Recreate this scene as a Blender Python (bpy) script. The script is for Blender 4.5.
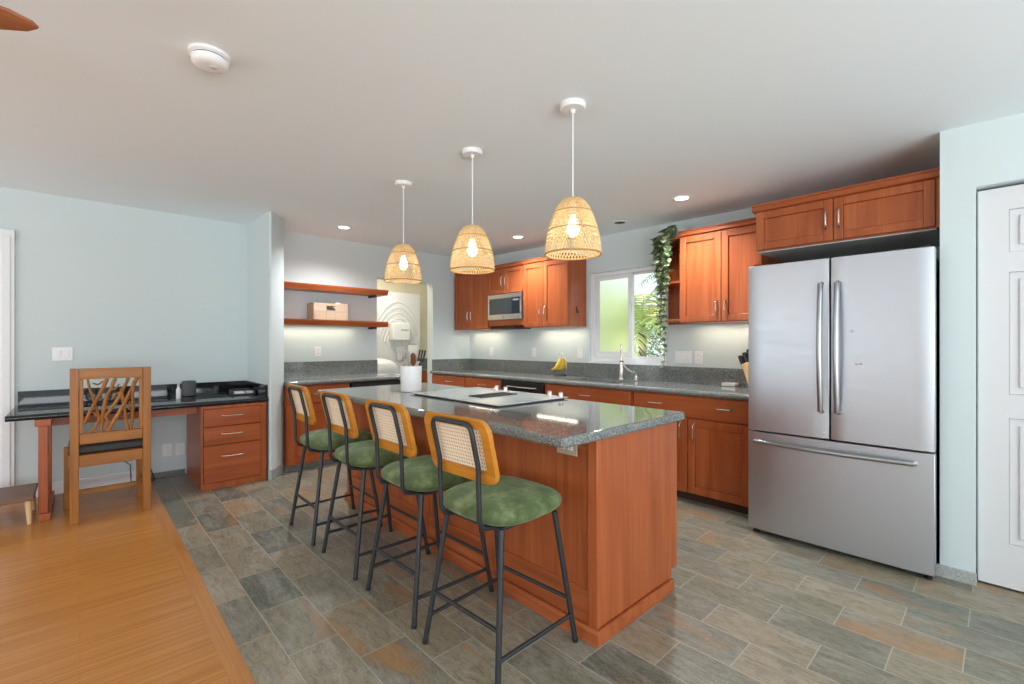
import bpy, bmesh, math, random
from mathutils import Vector, Matrix, noise as mnoise
for _o in list(bpy.data.objects): bpy.data.objects.remove(_o)
SC = bpy.context.scene
COL = SC.collection
PI = math.pi
rnd = random.Random(7)

# ------------------------------------------------------------------ camera, sky, sun, big lights, exposure
cam_data = bpy.data.cameras.new('camera'); cam = bpy.data.objects.new('camera', cam_data); COL.objects.link(cam)
cam.location = (0, 0, 1.25); cam.rotation_euler = (PI/2, 0, -0.753)
cam_data.sensor_width = 36; cam_data.lens = 461.0/1024*36; cam_data.shift_y = 1.5/1024; cam_data.clip_start = .02
SC.camera = cam
SC.view_settings.view_transform = 'Standard'; SC.view_settings.look = 'None'
SC.view_settings.gamma = 1; SC.view_settings.use_curve_mapping = False
SC.view_settings.exposure = 0.0
SC.cycles.max_bounces = 16; SC.cycles.diffuse_bounces = 10; SC.cycles.transparent_max_bounces = 16
world = bpy.data.worlds.new('sky'); SC.world = world; world.use_nodes = True
wb = world.node_tree.nodes['Background']; wb.inputs[0].default_value = (.86, .94, 1, 1); wb.inputs[1].default_value = 1.4

def light(name, kind, loc, energy, color=(1, 1, 1), rot=(0, 0, 0), size=None, size_y=None, spot=None, radius=None, spread=None):
    d = bpy.data.lights.new(name, kind); o = bpy.data.objects.new(name, d); COL.objects.link(o)
    o.location = loc; o.rotation_euler = rot; d.energy = energy; d.color = color
    if kind == 'AREA':
        d.shape = 'RECTANGLE'; d.size = size; d.size_y = size_y or size
        if spread: d.spread = spread
    if spot: d.spot_size = spot; d.spot_blend = 1.0
    if radius is not None: d.shadow_soft_size = radius
    return o
sun = light('sun', 'SUN', (6, 8, 9), 7.0, (1, .95, .85), radius=.01)
sun.rotation_euler = Vector((.22, -.62, -.75)).to_track_quat('-Z', 'Y').to_euler()
sun.data.angle = .02
# fill lamps added at the living-room openings, tilted up to brighten the ceiling
light('fill_back_opening', 'AREA', (-.6, -3.3, 1.0), 330, (.87, .95, 1), (PI/2+1.15, 0, 0), 5.5, 2.1)
light('fill_side_opening', 'AREA', (-4.1, 3.2, 1.1), 80, (.87, .95, 1), (PI/2+1.1, 0, -PI/2), 3.6, 2.1)

# ------------------------------------------------------------------ mesh helpers
class MB:
    def __init__(s): s.bm = bmesh.new()
    def _face(s, vs, smooth=False):
        try:
            f = s.bm.faces.new(vs); f.smooth = smooth; return f
        except ValueError: return None
    def box(s, x0, x1, y0, y1, z0, z1):
        if x0 > x1: x0, x1 = x1, x0
        if y0 > y1: y0, y1 = y1, y0
        if z0 > z1: z0, z1 = z1, z0
        v = [s.bm.verts.new((x, y, z)) for x in (x0, x1) for y in (y0, y1) for z in (z0, z1)]
        for q in ((0, 1, 3, 2), (4, 6, 7, 5), (0, 4, 5, 1), (2, 3, 7, 6), (0, 2, 6, 4), (1, 5, 7, 3)):
            s._face([v[i] for i in q])
        return s
    def prism(s, poly, axis, a, b, smooth=False):
        """poly: list of 2D points, extruded along axis between a and b."""
        def mk(p, t):
            return {'x': (t, p[0], p[1]), 'y': (p[0], t, p[1]), 'z': (p[0], p[1], t)}[axis]
        A = [s.bm.verts.new(mk(p, a)) for p in poly]; B = [s.bm.verts.new(mk(p, b)) for p in poly]
        s._face(A[::-1]); s._face(B); n = len(poly)
        for i in range(n): s._face([A[i], A[(i+1) % n], B[(i+1) % n], B[i]], smooth)
        return s
    def tube(s, pts, r, n=8, closed=False, caps=True, flat=1.0):
        pts = [Vector(p) for p in pts]; m = len(pts)
        rs = list(r) if hasattr(r, '__len__') else [r]*m
        rings = []; prev = None
        for i, p in enumerate(pts):
            if closed: t = pts[(i+1) % m]-pts[i-1]
            else: t = pts[min(i+1, m-1)]-pts[max(i-1, 0)]
            t.normalize()
            if prev is None:
                up = Vector((0, 0, 1)) if abs(t.z) < .9 else Vector((1, 0, 0))
                nrm = t.cross(up).normalized()
            else:
                nrm = prev-t*prev.dot(t)
                nrm = nrm.normalized() if nrm.length > 1e-6 else t.orthogonal().normalized()
            prev = nrm; bi = t.cross(nrm)
            rings.append([s.bm.verts.new(p+nrm*math.cos(2*PI*k/n)*rs[i]+bi*math.sin(2*PI*k/n)*rs[i]*flat) for k in range(n)])
        for i in range(m if closed else m-1):
            A, B = rings[i], rings[(i+1) % m]
            for k in range(n): s._face([A[k], A[(k+1) % n], B[(k+1) % n], B[k]], True)
        if caps and not closed: s._face(rings[0][::-1]); s._face(rings[-1])
        return s
    def lathe(s, prof, c=(0, 0, 0), n=24, axis='z', cap0=True, cap1=True, flute=None):
        c = Vector(c); rings = []
        for r, h in prof:
            ring = []
            for k in range(n):
                a = 2*PI*k/n; rr = r*(1+(flute*(k % 2) if flute else 0))
                p = {'z': (rr*math.cos(a), rr*math.sin(a), h), 'x': (h, rr*math.cos(a), rr*math.sin(a)), 'y': (rr*math.sin(a), h, rr*math.cos(a))}[axis]
                ring.append(s.bm.verts.new(c+Vector(p)))
            rings.append(ring)
        for A, B in zip(rings, rings[1:]):
            for k in range(n): s._face([A[k], A[(k+1) % n], B[(k+1) % n], B[k]], True)
        if cap0: s._face(rings[0][::-1])
        if cap1: s._face(rings[-1])
        return s
    def blob(s, c, rad, seg=16, rings=10, px=2.0, pz=2.0):
        """superellipsoid"""
        def sp(v, e): return math.copysign(abs(v)**e, v)
        R = []
        for i in range(1, rings):
            ph = -PI/2+PI*i/rings; ring = []
            for k in range(seg):
                a = 2*PI*k/seg; cz = sp(math.cos(ph), 2/pz)
                ring.append(s.bm.verts.new((c[0]+rad[0]*cz*sp(math.cos(a), 2/px), c[1]+rad[1]*cz*sp(math.sin(a), 2/px), c[2]+rad[2]*sp(math.sin(ph), 2/pz))))
            R.append(ring)
        b = s.bm.verts.new((c[0], c[1], c[2]-rad[2])); t = s.bm.verts.new((c[0], c[1], c[2]+rad[2]))
        for A, B in zip(R, R[1:]):
            for k in range(seg): s._face([A[k], A[(k+1) % seg], B[(k+1) % seg], B[k]], True)
        for k in range(seg):
            s._face([b, R[0][(k+1) % seg], R[0][k]], True); s._face([t, R[-1][k], R[-1][(k+1) % seg]], True)
        return s
    def quad(s, *p):
        s._face([s.bm.verts.new(q) for q in p]); return s
    def xform(s, M):
        s.bm.transform(M); return s

ROOT = {}
def obj(name, mb, mat, parent=None, label=None, bevel=0, seg=2, kind=None):
    me = bpy.data.meshes.new(name)
    off = ROOT.get(parent.name, Vector((0, 0, 0))) if parent else Vector((0, 0, 0))
    bmesh.ops.recalc_face_normals(mb.bm, faces=mb.bm.faces[:])
    if off.length: mb.bm.transform(Matrix.Translation(-off))
    mb.bm.to_mesh(me); mb.bm.free()
    me.set_sharp_from_angle(angle=.75)
    o = bpy.data.objects.new(name, me); COL.objects.link(o); me.materials.append(mat)
    if parent: o.parent = parent; ROOT[o.name] = off
    if label: o['label'] = label
    if kind: o['kind'] = kind
    if bevel:
        m = o.modifiers.new('bevel', 'BEVEL'); m.width = bevel; m.segments = seg; m.limit_method = 'ANGLE'; m.angle_limit = .7
    return o
def thing(name, label, cat, loc=(0, 0, 0), group=None):
    o = bpy.data.objects.new(name, None); COL.objects.link(o); o.location = loc; o.empty_display_size = .1
    o['label'] = label; o['category'] = cat
    if group: o['group'] = group
    ROOT[o.name] = Vector(loc)
    return o
def tag(o, label, cat, group=None):
    o['label'] = label; o['category'] = cat
    if group: o['group'] = group
    return o
def struct(name, mb, mat, label, parent=None, bevel=0):
    o = obj(name, mb, mat, parent, bevel=bevel)
    if parent is None: o['kind'] = 'structure'; o['label'] = label; o['category'] = name.split('_')[0]
    return o
def dup(root, loc, label=None, rotz=None):
    def cp(o, par):
        c = o.copy(); COL.objects.link(c); c.parent = par
        for ch in [x for x in o.children]: cp(ch, c)
        return c
    r = cp(root, None); r.location = loc
    if rotz is not None: r.rotation_euler = (0, 0, rotz)
    if label: r['label'] = label
    return r
# front-plane helpers: 'X' fronts face -X (u=Y), 'Y' fronts face -Y (u=X)
def fbox(mb, ax, f, u0, u1, v0, v1, w0, w1):
    """box between depths w0..w1 in front (+) of plane f"""
    if ax == 'X': mb.box(f-w1, f-w0, u0, u1, v0, v1)
    elif ax == 'x': mb.box(f+w0, f+w1, u0, u1, v0, v1)
    elif ax == 'y': mb.box(u0, u1, f+w0, f+w1, v0, v1)
    else: mb.box(u0, u1, f-w1, f-w0, v0, v1)
    return mb
def fpt(ax, f, u, v, w):
    return (f-w, u, v) if ax == 'X' else (f+w, u, v) if ax == 'x' else (u, f+w, v) if ax == 'y' else (u, f-w, v)
def shaker(ax, f, u0, u1, v0, v1, rail=.06, t=.02):
    mb = MB(); u0, u1 = sorted((u0, u1))
    fbox(mb, ax, f, u0, u0+rail, v0, v1, 0, t); fbox(mb, ax, f, u1-rail, u1, v0, v1, 0, t)
    fbox(mb, ax, f, u0+rail, u1-rail, v1-rail, v1, 0, t); fbox(mb, ax, f, u0+rail, u1-rail, v0, v0+rail, 0, t)
    fbox(mb, ax, f, u0+rail, u1-rail, v0+rail, v1-rail, 0, t-.011)
    return mb
def slab(ax, f, u0, u1, v0, v1, t=.02):
    return fbox(MB(), ax, f, u0, u1, v0, v1, 0, t)
def pull(ax, f, u, v, L, vertical):
    """arched bar pull centred on (u, v), on plane f"""
    pts = []; rr = []
    for i in range(11):
        s = -1+2*i/10
        w = .028*(1-s**4)**.5 if abs(s) < 1 else 0
        pts.append(fpt(ax, f, u+(0 if vertical else s*L/2), v+(s*L/2 if vertical else 0), w)); rr.append(.0055 if abs(s) < .95 else .007)
    return MB().tube(pts, rr, 8)

# ------------------------------------------------------------------ materials
def mat(name, color=(.8, .8, .8), rough=.5, metal=0, spec=.5, **kw):
    m = bpy.data.materials.new(name); m.use_nodes = True
    b = m.node_tree.nodes['Principled BSDF']
    b.inputs['Base Color'].default_value = (*color, 1); b.inputs['Roughness'].default_value = rough
    b.inputs['Metallic'].default_value = metal; b.inputs['Specular IOR Level'].default_value = spec
    for k, v in kw.items(): b.inputs[k].default_value = v
    return m
class N:
    def __init__(s, m): s.t = m.node_tree; s.b = s.t.nodes['Principled BSDF']
    def new(s, ty, **kw):
        n = s.t.nodes.new(ty)
        for k, v in kw.items():
            if k in n.inputs.keys(): n.inputs[k].default_value = v
            else: setattr(n, k, v)
        return n
    def link(s, a, b): s.t.links.new(a, b)
    def coords(s, scale=(1, 1, 1), loc=(0, 0, 0), rot=(0, 0, 0)):
        tc = s.new('ShaderNodeTexCoord'); mp = s.new('ShaderNodeMapping')
        mp.inputs['Scale'].default_value = scale; mp.inputs['Location'].default_value = loc; mp.inputs['Rotation'].default_value = rot
        s.link(tc.outputs['Object'], mp.inputs[0]); return mp.outputs[0]
    def noise(s, vec, scale, detail=4, rough=.5, dist=0):
        n = s.new('ShaderNodeTexNoise', Scale=scale, Detail=detail, Roughness=rough, Distortion=dist)
        s.link(vec, n.inputs['Vector']); return n.outputs['Fac']
    def ramp(s, fac, stops, interp='LINEAR'):
        r = s.new('ShaderNodeValToRGB'); e = r.color_ramp.elements; r.color_ramp.interpolation = interp
        while len(e) < len(stops): e.new(.5)
        for x, (p, c) in zip(e, stops): x.position = p; x.color = (*c, 1)
        s.link(fac, r.inputs[0]); return r.outputs[0]
    def mix(s, fac, a, b, mode='MIX'):
        n = s.new('ShaderNodeMix', data_type='RGBA', blend_type=mode)
        for i, v in ((0, fac), (6, a), (7, b)):
            if hasattr(v, 'is_linked'): s.link(v, n.inputs[i])
            else: n.inputs[i].default_value = v if i == 0 else (*v, 1)
        return n.outputs[2]
    def math(s, op, a, b=None):
        n = s.new('ShaderNodeMath', operation=op)
        for i, v in enumerate((a, b)):
            if v is None: continue
            if hasattr(v, 'is_linked'): s.link(v, n.inputs[i])
            else: n.inputs[i].default_value = v
        return n.outputs[0]
    def bump(s, h, strength=.3, dist=.01):
        n = s.new('ShaderNodeBump', Strength=strength, Distance=dist); s.link(h, n.inputs['Height']); s.link(n.outputs[0], s.b.inputs['Normal'])
    def base(s, c): s.link(c, s.b.inputs['Base Color'])
def wood(name, grain, c0, c1, c2, rough=.35, fine=1.0, coat=.06):
    m = mat(name, c1, rough, spec=.35); n = N(m)
    sc = {'x': (.6, 9, 9), 'y': (9, .6, 9), 'z': (9, 9, .6)}[grain]
    v = n.coords(sc)
    a = n.noise(v, 1.6*fine, 5, .55, .6)
    fs = {'x': (2, 130, 130), 'y': (130, 2, 130), 'z': (130, 130, 2)}[grain]
    f = n.noise(n.coords(fs), 1*fine, 2, .5)
    blotch = n.noise(n.coords((1, 1, 1)), 3.1, 3, .5)
    col = n.ramp(a, [(.25, c0), (.5, c1), (.75, c2)])
    col = n.mix(n.math('MULTIPLY', n.ramp(f, [(.4, (0, 0, 0)), (.65, (1, 1, 1))]), .4), col, c0)
    col = n.mix(n.math('MULTIPLY', blotch, .3), col, c2)
    n.base(col); n.bump(f, .05, .002)
    m.node_tree.nodes['Principled BSDF'].inputs['Coat Weight'].default_value = coat
    m.node_tree.nodes['Principled BSDF'].inputs['Coat Roughness'].default_value = .25
    return m
CH = [(.235, .048, .012), (.385, .09, .025), (.49, .142, .043)]
cherry = {g: wood('cherry_wood_'+g, g, *CH) for g in 'xyz'}
oakish = {g: wood('honey_wood_'+g, g, (.17, .058, .010), (.36, .135, .022), (.50, .20, .04), .4) for g in 'xz'}
stoolwood = wood('stool_frame_wood', 'y', (.36, .12, .010), (.52, .20, .018), (.62, .27, .035), .35)
walnut = wood('walnut_top', 'x', (.12, .065, .04), (.2, .11, .07), (.28, .17, .12), .45)
palewood = wood('pale_wood', 'z', (.6, .38, .16), (.72, .48, .22), (.8, .56, .3), .5)
cratewood = wood('crate_wood', 'x', (.38, .25, .17), (.48, .34, .24), (.56, .42, .31), .7, coat=0)
bladewood = wood('fan_wood', 'x', (.15, .045, .018), (.33, .11, .045), (.46, .18, .08), .35)

wallpaint = mat('wall_paint', (.63, .705, .71), .75, spec=.25)
ceilpaint = mat('ceiling_paint', (.84, .90, .93), .9, spec=.1)
cream = mat('cream_paint', (.80, .74, .60), .8)
white = mat('white_paint', (.82, .83, .84), .45)
doorwhite = mat('door_white', (.68, .68, .69), .5)
plastic = mat('white_plastic', (.85, .85, .85), .35)
dark = mat('dark_slot', (.02, .02, .022), .6)
blackplastic = mat('black_plastic', (.018, .018, .02), .3)
blackmetal = mat('black_metal', (.035, .038, .042), .42, .3)
chrome = mat('brushed_nickel', (.78, .74, .68), .25, 1)
steelm = mat('stainless', (.62, .63, .65), .3, 1)
for _m in (steelm,):
    n = N(_m); f = n.noise(n.coords((3, 3, 400)), 1, 3, .6)
    n.link(n.ramp(f, [(.3, (.22,)*3), (.7, (.36,)*3)]), n.b.inputs['Roughness'])
    _m.node_tree.nodes['Principled BSDF'].inputs['Anisotropic'].default_value = .4
# fridge steel: horizontal brushing
fridgesteel = mat('fridge_steel', (.54, .56, .60), .4, 1); n = N(fridgesteel)
f = n.noise(n.coords((6, 6, 500)), 1, 3, .6); big = n.noise(n.coords((1, 1, 1)), 1.6, 2, .5)
n.link(n.ramp(f, [(.3, (.36,)*3), (.7, (.48,)*3)]), n.b.inputs['Roughness']); n.bump(big, .04, .05)
handlesteel = mat('handle_steel', (.42, .43, .45), .3, 1)
greymetal = mat('grey_appliance_side', (.05, .05, .055), .5)
def granite(name, base, lo, hi, rough):
    m = mat(name, base, rough); n = N(m); v = n.coords()
    a = n.noise(v, 170, 3, .7); b = n.noise(v, 300, 2, .6); c = n.noise(v, 7, 4, .6)
    col = n.ramp(a, [(.36, lo), (.5, base), (.64, hi)])
    col = n.mix(n.ramp(b, [(.57, (0, 0, 0)), (.62, (1, 1, 1))]), col, lo)
    col = n.mix(n.math('MULTIPLY', n.ramp(c, [(.35, (0, 0, 0)), (.7, (1, 1, 1))]), .15), col, hi)
    n.base(col); return m
stone = granite('grey_granite', (.165, .18, .17), (.045, .05, .05), (.38, .40, .38), .05)
basestone = granite('pale_stone', (.40, .42, .40), (.25, .27, .26), (.55, .57, .55), .4)
blackstone = granite('black_granite', (.014, .015, .018), (.006, .006, .008), (.022, .024, .027), .06)
# slate floor tiles, running bond, rows along Y
slate = mat('slate_tiles', (.3, .3, .28), .42); n = N(slate)
tc = n.new('ShaderNodeTexCoord'); sx = n.new('ShaderNodeSeparateXYZ'); n.link(tc.outputs['Object'], sx.inputs[0])
cx = n.new('ShaderNodeCombineXYZ')
n.link(n.math('ADD', sx.outputs[1], -1.957+.2055+20*.411), cx.inputs[0]); n.link(n.math('ADD', sx.outputs[0], -.607+20*.2045), cx.inputs[1])
br = n.new('ShaderNodeTexBrick', offset=.5, offset_frequency=2); n.link(cx.outputs[0], br.inputs['Vector'])
for k, v in (('Scale', 1), ('Mortar Size', .0026), ('Mortar Smooth', .2), ('Bias', 0), ('Brick Width', .411), ('Row Height', .2045)): br.inputs[k].default_value = v
br.inputs['Color1'].default_value = (0, 0, 0, 1); br.inputs['Color2'].default_value = (1, 1, 1, 1); br.inputs['Mortar'].default_value = (.5, .5, .5, 1)
tilecol = n.ramp(br.outputs['Color'], [(0, (.085, .105, .085)), (.22, (.21, .19, .125)), (.4, (.31, .255, .165)), (.55, (.13, .145, .115)), (.72, (.33, .27, .18)), (.86, (.17, .18, .145)), (1, (.27, .225, .15))])
add = n.new('ShaderNodeVectorMath', operation='ADD'); sc3 = n.new('ShaderNodeVectorMath', operation='SCALE'); sc3.inputs['Scale'].default_value = 7.0
n.link(br.outputs['Color'], sc3.inputs[0]); n.link(tc.outputs['Object'], add.inputs[0]); n.link(sc3.outputs[0], add.inputs[1])
mp = n.new('ShaderNodeMapping'); mp.inputs['Scale'].default_value = (7, 2.0, 3); n.link(add.outputs[0], mp.inputs[0])
l1 = n.noise(mp.outputs[0], 1.5, 9, .68, 1.1); l2 = n.noise(mp.outputs[0], 6, 8, .8, .8)
tilecol = n.mix(n.math('MULTIPLY', n.ramp(l1, [(.45, (0, 0, 0)), (.62, (1, 1, 1))]), .5), tilecol, (.40, .38, .32))
tilecol = n.mix(n.math('MULTIPLY', n.ramp(l2, [(.46, (0, 0, 0)), (.62, (1, 1, 1))]), .55), tilecol, (.06, .062, .052))
l3 = n.noise(mp.outputs[0], 26, 6, .8, .3)
tilecol = n.mix(n.math('MULTIPLY', n.ramp(l3, [(.5, (0, 0, 0)), (.66, (1, 1, 1))]), .4), tilecol, (.45, .42, .36))
rust = n.noise(mp.outputs[0], .75, 3, .5, .4)
tilecol = n.mix(n.math('MULTIPLY', n.ramp(rust, [(.57, (0, 0, 0)), (.70, (1, 1, 1))]), .7), tilecol, (.38, .19, .065))
n.base(n.mix(br.outputs['Fac'], tilecol, (.38, .36, .30)))
hgt = n.math('SUBTRACT', n.math('ADD', l1, n.math('MULTIPLY', l2, .35)), n.math('MULTIPLY', br.outputs['Fac'], .6)); n.bump(hgt, .6, .006)
n.link(n.ramp(l1, [(.3, (.3,)*3), (.7, (.5,)*3)]), n.b.inputs['Roughness'])
# bamboo planks along X
bamboo = mat('bamboo_planks', (.5, .25, .09), .25, spec=.35); n = N(bamboo)
br = n.new('ShaderNodeTexBrick', offset=.37, offset_frequency=2); n.link(n.coords((1, 1, 1)), br.inputs['Vector'])
for k, v in (('Scale', 1), ('Mortar Size', .0006), ('Mortar Smooth', .1), ('Bias', 0), ('Brick Width', 1.3), ('Row Height', .092)): br.inputs[k].default_value = v
br.inputs['Color1'].default_value = (0, 0, 0, 1); br.inputs['Color2'].default_value = (1, 1, 1, 1); br.inputs['Mortar'].default_value = (.2, .2, .2, 1)
strip = n.noise(n.coords((1.2, 60, 1)), 1, 2, .5); strip2 = n.noise(n.coords((2.5, 220, 1)), 1, 2, .5)
bc = n.ramp(strip, [(.3, (.39, .14, .026)), (.5, (.48, .195, .04)), (.7, (.57, .25, .06))])
bc = n.mix(n.math('MULTIPLY', strip2, .35), bc, (.37, .135, .03))
bc = n.mix(n.math('MULTIPLY', br.outputs['Color'], .3), bc, (.60, .27, .07))
n.base(n.mix(n.math('MULTIPLY', br.outputs['Fac'], .6), bc, (.16, .06, .02))); n.bump(n.math('MULTIPLY', br.outputs['Fac'], -1), .1, .002)
bambootrim = wood('bamboo_border', 'y', (.36, .13, .03), (.48, .2, .05), (.56, .25, .07), .25)
# fabrics etc
velvet = mat('green_velvet', (.075, .115, .05), .8); n = N(velvet)
a = n.noise(n.coords(), 15, 5, .6, .25); n.base(n.ramp(a, [(.3, (.045, .068, .02)), (.5, (.085, .12, .042)), (.7, (.19, .235, .11))]))
n.b.inputs['Sheen Weight'].default_value = .35; n.b.inputs['Sheen Tint'].default_value = (.6, .75, .45, 1)
cane = mat('woven_cane', (.86, .72, .54), .55)
rattan = mat('rattan', (.72, .46, .17), .6); n = N(rattan)
n.base(n.ramp(n.noise(n.coords(), 60, 2), [(.3, (.62, .43, .19)), (.7, (.79, .61, .33))]))
rattandark = mat('rattan_ring', (.46, .26, .09), .6)
def emit(name, color, strength):
    m = mat(name, color); b = m.node_tree.nodes['Principled BSDF']
    b.inputs['Emission Color'].default_value = (*color, 1); b.inputs['Emission Strength'].default_value = strength; return m
bulbglow = emit('bulb_glow', (1, .9, .7), 9)
lensglow = emit('downlight_glow', (1, .95, .86), 7)
black_glass = mat('dark_glass', (.02, .025, .03), .05)
mwglass = mat('microwave_glass', (.045, .055, .065), .08)
cookglass = mat('cooktop_glass', (.55, .6, .6), .06, .0, 1.0)
banana_m = mat('banana_skin', (.78, .52, .05), .45); n = N(banana_m)
n.base(n.ramp(n.noise(n.coords(), 40, 4), [(.3, (.62, .36, .03)), (.45, (.80, .55, .06)), (.7, (.86, .64, .12))]))
leaf_m = mat('pothos_leaf', (.12, .2, .08), .4); n = N(leaf_m)
n.base(n.ramp(n.noise(n.coords(), 28, 3), [(.33, (.09, .17, .08)), (.47, (.2, .31, .15)), (.56, (.48, .54, .34)), (.70, (.68, .70, .52))]))
vine_m = mat('vine_stem', (.2, .22, .09), .6)
terracotta = mat('pot_ceramic', (.72, .7, .66), .4)
def glass(name, color, fac=.06, rough=0.0):
    m = bpy.data.materials.new(name); m.use_nodes = True; t = m.node_tree; t.nodes.clear()
    o = t.nodes.new('ShaderNodeOutputMaterial'); mx = t.nodes.new('ShaderNodeMixShader'); tr = t.nodes.new('ShaderNodeBsdfTransparent'); gl = t.nodes.new('ShaderNodeBsdfGlossy')
    tr.inputs[0].default_value = (*color, 1); gl.inputs['Roughness'].default_value = rough; mx.inputs[0].default_value = fac
    t.links.new(tr.outputs[0], mx.inputs[1]); t.links.new(gl.outputs[0], mx.inputs[2]); t.links.new(mx.outputs[0], o.inputs[0]); return m
clearglass = glass('clear_glass', (.97, .99, .98))
frosted = mat('frosted_glass', (.93, .97, .95), .5, **{'Transmission Weight': 1.0, 'IOR': 1.15})
grass_m = mat('lawn_green', (.12, .2, .04), .9)
palm_m = mat('palm_leaf', (.22, .34, .06), .45, **{'Transmission Weight': 0.0}); n = N(palm_m)
n.base(n.ramp(n.noise(n.coords(), 2.2, 2), [(.3, (.16, .30, .06)), (.5, (.42, .52, .12)), (.68, (.80, .74, .30))]))
palm_dark = mat('deep_green_leaf', (.06, .13, .03), .5); n = N(palm_dark)
n.base(n.ramp(n.noise(n.coords(), 5, 3), [(.3, (.05, .11, .035)), (.55, (.12, .22, .06)), (.75, (.25, .36, .1))]))
trunk_m = mat('palm_trunk', (.25, .2, .14), .9)

# ------------------------------------------------------------------ setting
FARY, RX, DX = 5.38, 4.2, 3.38      # far wall, right (window) wall, hall-door wall
def cz(y): return 2.385+.0175*y
struct('floor', MB().box(.473, 5.0, -3.6, 7.4, -.12, 0), slate, 'grey slate tiles laid in running bond across the kitchen')
struct('floor_wood', MB().box(-4.4, .405, -3.6, 5.52, -.12, 0), bamboo, 'orange bamboo plank floor beside the slate')
struct('trim_1', MB().box(.405, .4725, -3.6, 5.38, -.12, .001), bambootrim, 'bamboo border strip where the plank floor meets the slate')
mb = MB(); pr = [(-3.6, cz(-3.6)), (5.38, cz(5.38)), (5.52, cz(5.38)), (5.52, cz(5.38)+.2), (-3.6, cz(-3.6)+.2)]
mb.prism(pr, 'x', -4.4, 4.36); struct('ceiling', mb, ceilpaint, 'smooth white ceiling over the kitchen')
OX0, OX1, OZ = 2.72, 3.55, 2.076     # opening in the far wall
mb = MB().box(-4.4, OX0, FARY, 5.52, 0, 2.5).box(OX1, 4.34, FARY, 5.52, 0, 2.5).box(OX0, OX1, FARY, 5.52, OZ, 2.5)
struct('wall_far', mb, wallpaint, 'pale blue-green wall behind the desk and shelves, with an opening')
WY0, WY1, WZ0, WZ1 = 2.27, 3.2, 1.05, 2.035
mb = MB().box(RX, 4.34, .10, WY0, 0, 2.5).box(RX, 4.34, WY1, FARY, 0, 2.5).box(RX, 4.34, WY0, WY1, 0, WZ0).box(RX, 4.34, WY0, WY1, WZ1, 2.5)
struct('wall_right', mb, wallpaint, 'pale blue-green wall with the window over the sink')
mb = MB().prism([(1.27, FARY), (1.27, 4.62), (1.285, 4.612), (1.45, 4.80), (1.45, FARY)], 'z', 0, cz(4.6)+.03)
struct('wall_divider', mb, wallpaint, 'short wall stub with a slanted end between desk and shelves')
mb = MB().prism([(.236, 0), (.236, 2.45), (-3.6, 2.45), (-3.6, 0), (-.76, 0), (-.76, 2.06), (.10, 2.06), (.10, 0)], 'x', DX, DX+.12).box(DX+.12, 4.2, .10, .236, 0, 2.45)
struct('wall_hall', mb, wallpaint, 'pale blue-green wall end between fridge and white door')
struct('wall_left', MB().box(-4.4, -4.28, -3.6, 1.3, 0, 2.45), wallpaint, 'pale wall section out of view, added to block light from the living room side')  # unseen wall section, added to keep side light off the hall door
# stone and white baseboards
mb = MB().box(DX-.012, DX, .095, .252, 0, .062); struct('baseboard_hall', mb, basestone, 'low grey stone baseboard under the wall end beside the fridge')
mb = MB().prism([(1.258, 4.60), (1.283, 4.588), (1.462, 4.795), (1.462, 4.80), (1.4505, 4.803), (1.284, 4.6115), (1.2695, 4.62), (1.258, 4.62)], 'z', 0, .085)
struct('baseboard_divider', mb, basestone, 'low grey stone baseboard round the slanted end of the wall stub')
mb = MB().box(-.377, .40, FARY-.013, FARY, 0, .1); struct('baseboard_far', mb, white, 'white baseboard along the wall under the desk', bevel=.004)
mb = MB().box(.48, .735, FARY-.01, FARY, 0, .05); struct('baseboard_stone', mb, stone, 'grey stone baseboard beside the drawer pedestal')
# door casing at the left edge, with its door
mb = MB().box(-.457, -.377, FARY-.022, FARY, 0, 2.15).box(-1.40, -1.32, FARY-.022, FARY, 0, 2.15).box(-1.40, -.377, FARY-.023, FARY, 2.07, 2.15)
mb.box(-.45, -.40, FARY-.03, FARY-.022, 0, 2.1)
struct('trim_2', mb, white, 'white door casing at the left end of the desk wall', bevel=.004)
d1 = struct('door_1', MB().box(-1.318, -.459, FARY-.012, FARY, .01, 2.068), doorwhite, 'white door inside the casing left of the desk')
# hall door, six panels
dx = DX+.05
u0, u1, z0, z1, st, mid = -.735, .092, .012, 2.045, .11, .1
f_ = dx+.035; c = (u0+u1)/2
rails = [z0, z0+.22, z0+.86, z0+.98, z0+1.60, z0+1.70, z1-.115, z1]
mb = MB()
for a, b in ((u0, u0+st), (u1-st, u1), (c-mid/2, c+mid/2)): fbox(mb, 'X', f_, a, b, z0, z1, 0, .035)
for a, b in ((0, 1), (2, 3), (4, 5), (6, 7)):
    for p, q in ((u0+st, c-mid/2), (c+mid/2, u1-st)): fbox(mb, 'X', f_, p, q, rails[a], rails[b], 0, .035)
d2 = struct('door_2', mb, doorwhite, 'white six-panel door at the right edge')
for a, b in ((1, 2), (3, 4), (5, 6)):
    for p, q in ((u0+st, c-mid/2), (c+mid/2, u1-st)):
        mb = MB(); fbox(mb, 'X', f_, p, q, rails[a], rails[b], 0, .024); fbox(mb, 'X', f_, p+.035, q-.035, rails[a]+.035, rails[b]-.035, .024, .033)
        obj('panel', mb, doorwhite, d2, bevel=.009, seg=3)
obj('knob', MB().lathe([(.012, 0), (.012, .03), (.026, .04), (.03, .055), (.024, .07), (.008, .074)], (0, 0, 0), 16, 'x').xform(Matrix.Translation((dx, -.66, .98)) @ Matrix.Rotation(PI, 4, 'Z')), chrome, d2)
struct('door_recess', MB().box(DX+.13, DX+.16, -.76, .095, 0, 2.06), dark, 'black sheet standing in for the shade behind the white door')  # black sheet stands in for shade in the gap round the door
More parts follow.
